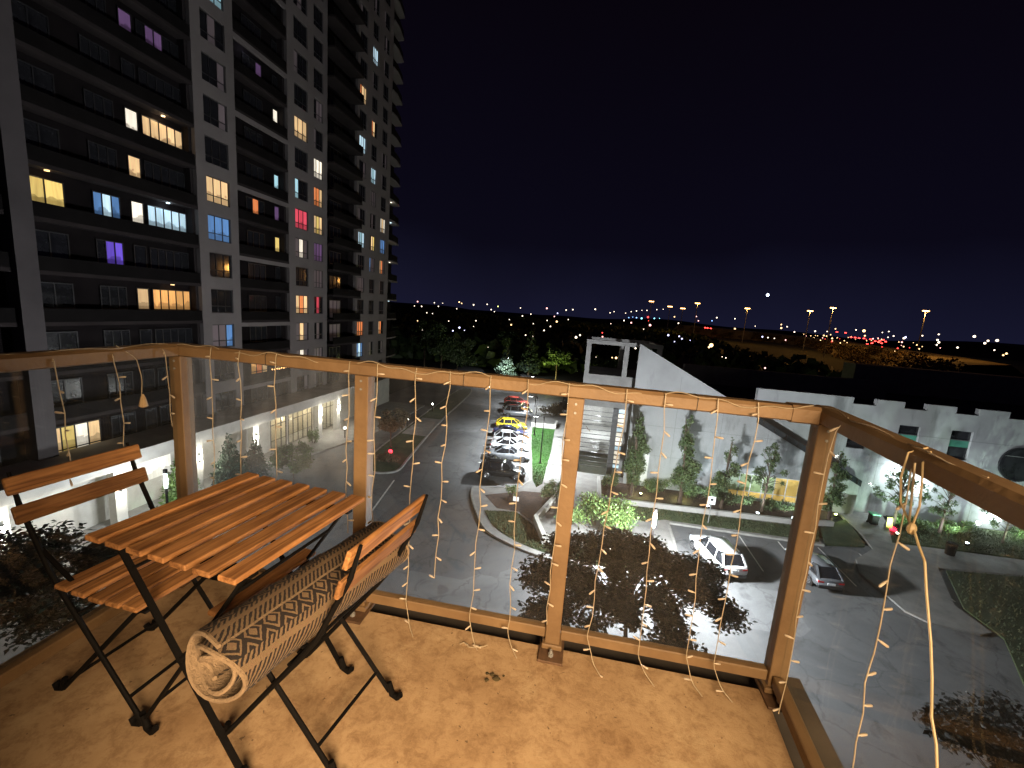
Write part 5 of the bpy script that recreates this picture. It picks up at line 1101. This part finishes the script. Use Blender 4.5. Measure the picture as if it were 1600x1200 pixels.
chair('wooden slat folding chair with the rolled rug on its seat', (-0.795,1.165,BF), R(172))

# ------------------------------------------------------------------ rolled rug
def rug_mat():
    m = bpy.data.materials.new('woven_rug'); n, l, b = nodes_of(m)
    uv = n.new('ShaderNodeUVMap'); sp = n.new('ShaderNodeSeparateXYZ')
    nz = n.new('ShaderNodeTexNoise'); nz.inputs['Scale'].default_value = 90; nz.inputs['Detail'].default_value = 3
    l.new(uv.outputs[0], nz.inputs['Vector'])
    sc = n.new('ShaderNodeVectorMath'); sc.operation = 'SCALE'; sc.inputs['Scale'].default_value = 0.006
    ad = n.new('ShaderNodeVectorMath'); ad.operation = 'ADD'; l.new(nz.outputs['Color'], sc.inputs[0]); l.new(uv.outputs[0], ad.inputs[0]); l.new(sc.outputs[0], ad.inputs[1]); l.new(ad.outputs[0], sp.inputs[0])
    def mth(op, a, b_=None, c=None):
        x = n.new('ShaderNodeMath'); x.operation = op
        for i, v in enumerate((a, b_, c)):
            if v is None: continue
            if isinstance(v, (int, float)): x.inputs[i].default_value = v
            else: l.new(v, x.inputs[i])
        return x.outputs[0]
    U, V = sp.outputs[0], sp.outputs[1]
    ub = mth('FRACT', mth('MULTIPLY', U, 1/0.145))            # pattern repeats every 20 cm across the rug
    # diamonds 0.30..0.78 of the band
    du = mth('ABSOLUTE', mth('SUBTRACT', mth('DIVIDE', mth('SUBTRACT', ub, 0.54), 0.24), 0.0))
    dv = mth('ABSOLUTE', mth('SUBTRACT', mth('FRACT', mth('MULTIPLY', V, 1/0.052)), 0.5))
    dd = mth('ADD', mth('MULTIPLY', du, 0.5), dv)
    dia = mth('MAXIMUM', mth('LESS_THAN', dd, 0.20), mth('MAXIMUM', mth('LESS_THAN', mth('ABSOLUTE', mth('SUBTRACT', dd, 0.40)), 0.055), mth('LESS_THAN', mth('ABSOLUTE', mth('SUBTRACT', dd, 0.76)), 0.06)))
    chev = mth('LESS_THAN', mth('FRACT', mth('ADD', mth('MULTIPLY', V, 1/0.014), mth('MULTIPLY', ub, 9.0))), 0.5)
    ink = mth('LESS_THAN', mth('ABSOLUTE', mth('SUBTRACT', ub, 0.54)), 0.24)
    plain = mth('GREATER_THAN', ub, 0.90)
    val = mth('ADD', mth('MULTIPLY', ink, dia), mth('MULTIPLY', mth('SUBTRACT', 1.0, ink), chev))
    val = mth('MAXIMUM', val, plain)
    mx = n.new('ShaderNodeMixRGB'); l.new(val, mx.inputs[0]); mx.inputs[1].default_value = (0.012,0.007,0.006,1); mx.inputs[2].default_value = (0.155,0.10,0.056,1)
    n2 = n.new('ShaderNodeTexNoise'); n2.inputs['Scale'].default_value = 260; l.new(uv.outputs[0], n2.inputs['Vector'])
    m2 = n.new('ShaderNodeMixRGB'); m2.blend_type = 'MULTIPLY'; m2.inputs[0].default_value = 0.35; l.new(mx.outputs[0], m2.inputs[1]); l.new(n2.outputs['Color'], m2.inputs[2])
    br = n.new('ShaderNodeBrightContrast'); br.inputs['Bright'].default_value = 0.0; l.new(m2.outputs[0], br.inputs[0])
    l.new(br.outputs[0], b.inputs['Base Color']); b.inputs['Roughness'].default_value = 0.95
    bp = n.new('ShaderNodeBump'); bp.inputs['Strength'].default_value = 0.6; bp.inputs['Distance'].default_value = 0.004; l.new(n2.outputs['Fac'], bp.inputs['Height']); l.new(bp.outputs[0], b.inputs['Normal'])
    return m
RUGM = rug_mat(); BACK = mat('rug_backing', (0.19,0.13,0.078), 0.95, 0, 0.2, 60, 0.4, 200)
def rug():
    t = thing('rolled_rug', 'rolled-up brown and beige patterned rug lying on the right chair', 'rug', (-0.715,1.065,BF+0.452), R(-12.5))
    # cross-section: an open, squashed spiral whose loose end lies flat on the left
    path = []; N = 74
    for i in range(N):
        f = i/(N-1); a = -math.pi*0.5 - f*2*math.pi*2.55; r = 0.030+0.072*f
        path.append((r*1.12*math.cos(a), 0.088 + r*0.84*math.sin(a)))
    path += [(-0.125,0.030),(-0.145,0.018),(-0.158,0.016)] if path[-1][0] < 0 else []
    th = 0.0085; L0, L1 = -0.31, 0.31; NL = 26
    nn = len(path); arc = [0.0]
    for i in range(1, nn): arc.append(arc[-1] + math.dist(path[i], path[i-1]))
    nor = []
    for i in range(nn):
        a, b = path[max(0,i-1)], path[min(nn-1,i+1)]; d = math.hypot(b[0]-a[0], b[1]-a[1]); nor.append(((b[1]-a[1])/d, -(b[0]-a[0])/d))
    for side, nm, mt in ((-1,'pile',RUGM),(1,'backing',BACK)):
        bm = bmesh.new(); uvl = bm.loops.layers.uv.new('UVMap'); grid = []
        for j in range(NL+1):
            y = L0 + (L1-L0)*j/NL; row = []
            sag = 1.0 + 0.025*math.sin(j*0.9); 
            for i in range(nn):
                o_ = th*0.5*side; x = (path[i][0]+nor[i][0]*o_)*sag; z = path[i][1]+nor[i][1]*o_
                row.append(bm.verts.new((x, y + 0.012*math.sin(i*0.4)*(1 if j in (0,NL) else 0), z)))
            grid.append(row)
        for j in range(NL):
            for i in range(nn-1):
                f = bm.faces.new((grid[j][i],grid[j][i+1],grid[j+1][i+1],grid[j+1][i])); f.smooth = True
                for lp, (ii, jj) in zip(f.loops, ((i,j),(i+1,j),(i+1,j+1),(i,j+1))): lp[uvl].uv = (arc[ii], L0+(L1-L0)*jj/NL)
        if side == -1:
            bm.normal_update()
        me = bpy.data.meshes.new(nm); bm.to_mesh(me); bm.free(); me.materials.append(mt); o = link(nm, me, t, (0,0,0))
    # bound edge at both ends
    for y in (L0, L1):
        e_ = MB()
        e_.tube([(p[0], y + 0.012*math.sin(i*0.4), p[1]) for i, p in enumerate(path)], 0.0058, 6)
        lk(e_, 'bound_edge', BACK, t)
rug()

# crumbs of dried soil on the floor
for i, (x, y, r_) in enumerate(((-0.235,1.47,0.010),(-0.215,1.455,0.014),(-0.25,1.44,0.009),(-0.255,1.47,0.007),(-0.19,1.475,0.006))):
    rnd = random.Random(900+i); b = MB().sphere((0,0,r_*0.3), r_, 7, 5, 0.45)
    b.v = [(p[0]*rnd.uniform(0.6,1.4), p[1]*rnd.uniform(0.6,1.4), p[2]) for p in b.v]
    tag(link('soil_crumb', b.mesh('soil_crumb', mat('dry_soil', (0.05,0.035,0.012), 0.95)), None, (x, y, BF)), 'little dark crumb of dried soil on the balcony floor, one of a small cluster', 'crumb', 'soil crumbs on the balcony floor')
# ------------------------------------------------------------------ icicle lights
WIRE = mat('clear_wire', (0.33,0.27,0.19), 0.45, 0, 0.2, 40); BULB = mat('frosted_bulb', (0.46,0.38,0.29), 0.4, 0, 0.05, 10)
ic = thing('icicle_lights', 'unlit icicle light string draped along the railing with hanging strands', 'string lights', (-0.5,1.63,BF+1.14))
IY = 1.628
bulb_me = MB().tube([(0,0,0),(0.008,0,0),(0.010,0,0),(0.026,0,0),(0.029,0,0)], [0.0022,0.0024,0.0037,0.0037,0.0018], 7).mesh('bulb', BULB, True)
def strand(pts, seed, first=0.05, step=0.088, r=0.0018):
    rnd = random.Random(seed); P = [Vector(p) for p in pts]; seg = []
    tot = sum((P[i+1]-P[i]).length for i in range(len(P)-1))
    def at(s):
        for i in range(len(P)-1):
            L = (P[i+1]-P[i]).length
            if s <= L: return P[i].lerp(P[i+1], s/L)
            s -= L
        return P[-1]
    ns = max(6, int(tot/0.02)); pl = []
    ph = rnd.uniform(0,6); dx = 0.0; dv = 0.0
    for k in range(ns+1):
        s = tot*k/ns; q = at(s)
        if k % 4 == 0: dv = rnd.uniform(-0.0016,0.0016) - dx*0.18
        dx += dv; pl.append(q + Vector((dx, dx*0.3, 0)))
    o = MB().tube(pl, r, 5).build('strand', WIRE, ic)
    # a second twisted conductor
    s = first; k = rnd.randint(0,1)
    while s < tot+0.001:
        q = pl[min(ns, int(round(s/tot*ns)))]; sd = 1 if (k % 2) else -1
        if rnd.random() < 0.25: sd = -sd
        bq = link('bulb', bulb_me, o, Vector(q)); ang_ = rnd.choice((0.0, 0.15, 0.5, -0.15, 0.7)) 
        bq.rotation_euler = (0, ang_, rnd.uniform(-0.5,0.5) + (0 if sd > 0 else math.pi))
        s += step*rnd.uniform(0.85,1.2); k += 1
Z = lambda h_: BF+h_
FR = [(-1.62,0.52),(-1.475,0.52),(-1.30,0.5),(-0.958,0.40),(-0.836,0.30),(-0.665,0.12),(-0.525,0.26),(-0.357,0.10),(-0.21,0.08),(-0.05,0.14),(0.165,0.12),(0.305,0.08),(0.485,0.12),(0.62,0.10)]
drift = {-0.525:-0.02,-0.357:-0.02,0.165:-0.04,0.305:0.03,0.485:0.03}
for i, (x, zb) in enumerate(FR):
    d = drift.get(x, 0.0); top = 1.15
    strand([(x,1.640,Z(top+0.013)),(x,IY+0.006,Z(top-0.01)),(x+0.002,IY,Z(top-0.05)),(x+d*0.5,IY,Z((top+zb)/2)),(x+d,IY,Z(max(zb,0.06)))] + ([(x+d+0.03,IY-0.03,Z(0.03)),(x+d+0.06,IY-0.06,Z(0.008))] if zb <= 0.12 else []), 100+i)
# strands on the right and left runs
strand([(0.835,1.50,Z(1.165)),(0.805,1.50,Z(1.12)),(0.80,1.495,Z(0.85)),(0.80,1.485,Z(0.55)),(0.80,1.475,Z(0.30)),(0.79,1.46,Z(0.10))], 131)
strand([(0.82,1.16,Z(1.165)),(0.795,1.145,Z(1.12)),(0.795,1.14,Z(0.9)),(0.795,1.13,Z(0.6)),(0.79,1.10,Z(0.35)),(0.79,1.09,Z(0.06))], 132)
for i, (y, zb) in enumerate(((1.18,0.70),(1.37,0.72),(1.57,0.80))):
    strand([(-1.81,y,Z(1.165)),(-1.785,y,Z(1.13)),(-1.782,y+0.01,Z(0.95)),(-1.782,y+0.01,Z(zb))], 140+i)
strand([(-1.815,1.40,Z(1.17)),(-1.775,1.44,Z(1.12)),(-1.772,1.455,Z(1.02)),(-1.772,1.455,Z(0.965))], 146, 0.9)
MB().tube([(-1.772,1.455,Z(0.97)),(-1.772,1.455,Z(0.955)),(-1.772,1.455,Z(0.92)),(-1.772,1.455,Z(0.915))], [0.003,0.009,0.016,0.010], 8).build('end_plug', mat('plug_plastic', (0.38,0.26,0.14), 0.5), ic)
# feeder wire lying on the top rail, drooping here and there
pl = []; rnd = random.Random(3)
for k in range(120):
    x = -1.80 + 2.60*k/119; dz = 0.010*math.sin(k*0.33)+0.006*math.sin(k*0.9+1); yy = 1.645 + 0.012*math.sin(k*0.21)
    pl.append((x, yy, ZR+0.030+max(-0.022, dz-0.008)))
MB().tube(pl, 0.0017, 5).build('feeder_wire', WIRE, ic)
pl = [(-1.80-0.012*math.sin(k*0.5), 1.60-0.03*k, ZR+0.032+0.004*math.sin(k*0.7)) for k in range(22)]
MB().tube(pl, 0.0017, 5).build('feeder_wire', WIRE, ic)
pl = [(rxr(1.66-0.03*k)-0.02+0.010*math.sin(k*0.6), 1.66-0.03*k, ZR+0.033+0.005*math.sin(k*0.8)) for k in range(24)]
MB().tube(pl, 0.0017, 5).build('feeder_wire', WIRE, ic)
# loose strand ends and bulbs on the floor along the bottom rail
for i, (x0, L) in enumerate(((-0.40,0.12),)):
    rnd = random.Random(300+i)
    strand([(x0+L*k/6, IY-0.035-0.03*rnd.random(), Z(0.006+0.02*rnd.random())) for k in range(7)], 310+i, 0.03, 0.085)
# tied power cord hanging on the right
ec = thing('tied_cord', 'cream power cord looped and tied on the right rail, hanging to the floor', 'cord', (0.80,1.17,BF))
CORD = mat('cream_cord', (0.36,0.27,0.15), 0.5, 0, 0.1, 30)
X = 0.785
MB().tube([(X+0.05,1.17,ZR+0.035),(X+0.005,1.16,ZR+0.02),(X-0.005,1.15,ZR-0.04),(X,1.14,ZR-0.10),(X,1.10,Z(1.0))], 0.0024, 6).build('loop', CORD, ec)
MB().tube([(X+0.03,1.13,ZR+0.035),(X+0.005,1.11,ZR+0.01),(X-0.005,1.085,ZR-0.03),(X-0.002,1.08,Z(1.05)),(X,1.09,Z(0.99))], 0.0024, 6).build('loop', CORD, ec)
MB().tube([(X,1.125,ZR+0.005),(X,1.115,ZR-0.05),(X,1.10,Z(1.0))], 0.0024, 6).build('loop', CORD, ec)
MB().sphere((X,1.09,Z(0.99)), 0.010, 8, 6, 1.5).build('knot', CORD, ec)
MB().tube([(X,1.09,Z(1.0)),(X,1.06,Z(0.965)),(X+0.001,1.035,Z(0.94)),(X,1.01,Z(0.88)),(X,0.97,Z(0.79)),(X,0.945,Z(0.72)),(X,0.925,Z(0.65)),(X,0.90,Z(0.61)),(X-0.005,0.86,Z(0.52)),(X-0.01,0.80,Z(0.34)),(X-0.02,0.74,Z(0.15)),(X-0.03,0.68,Z(0.02)),(X-0.06,0.5,Z(0.006))], 0.0027, 7).build('cord', CORD, ec)
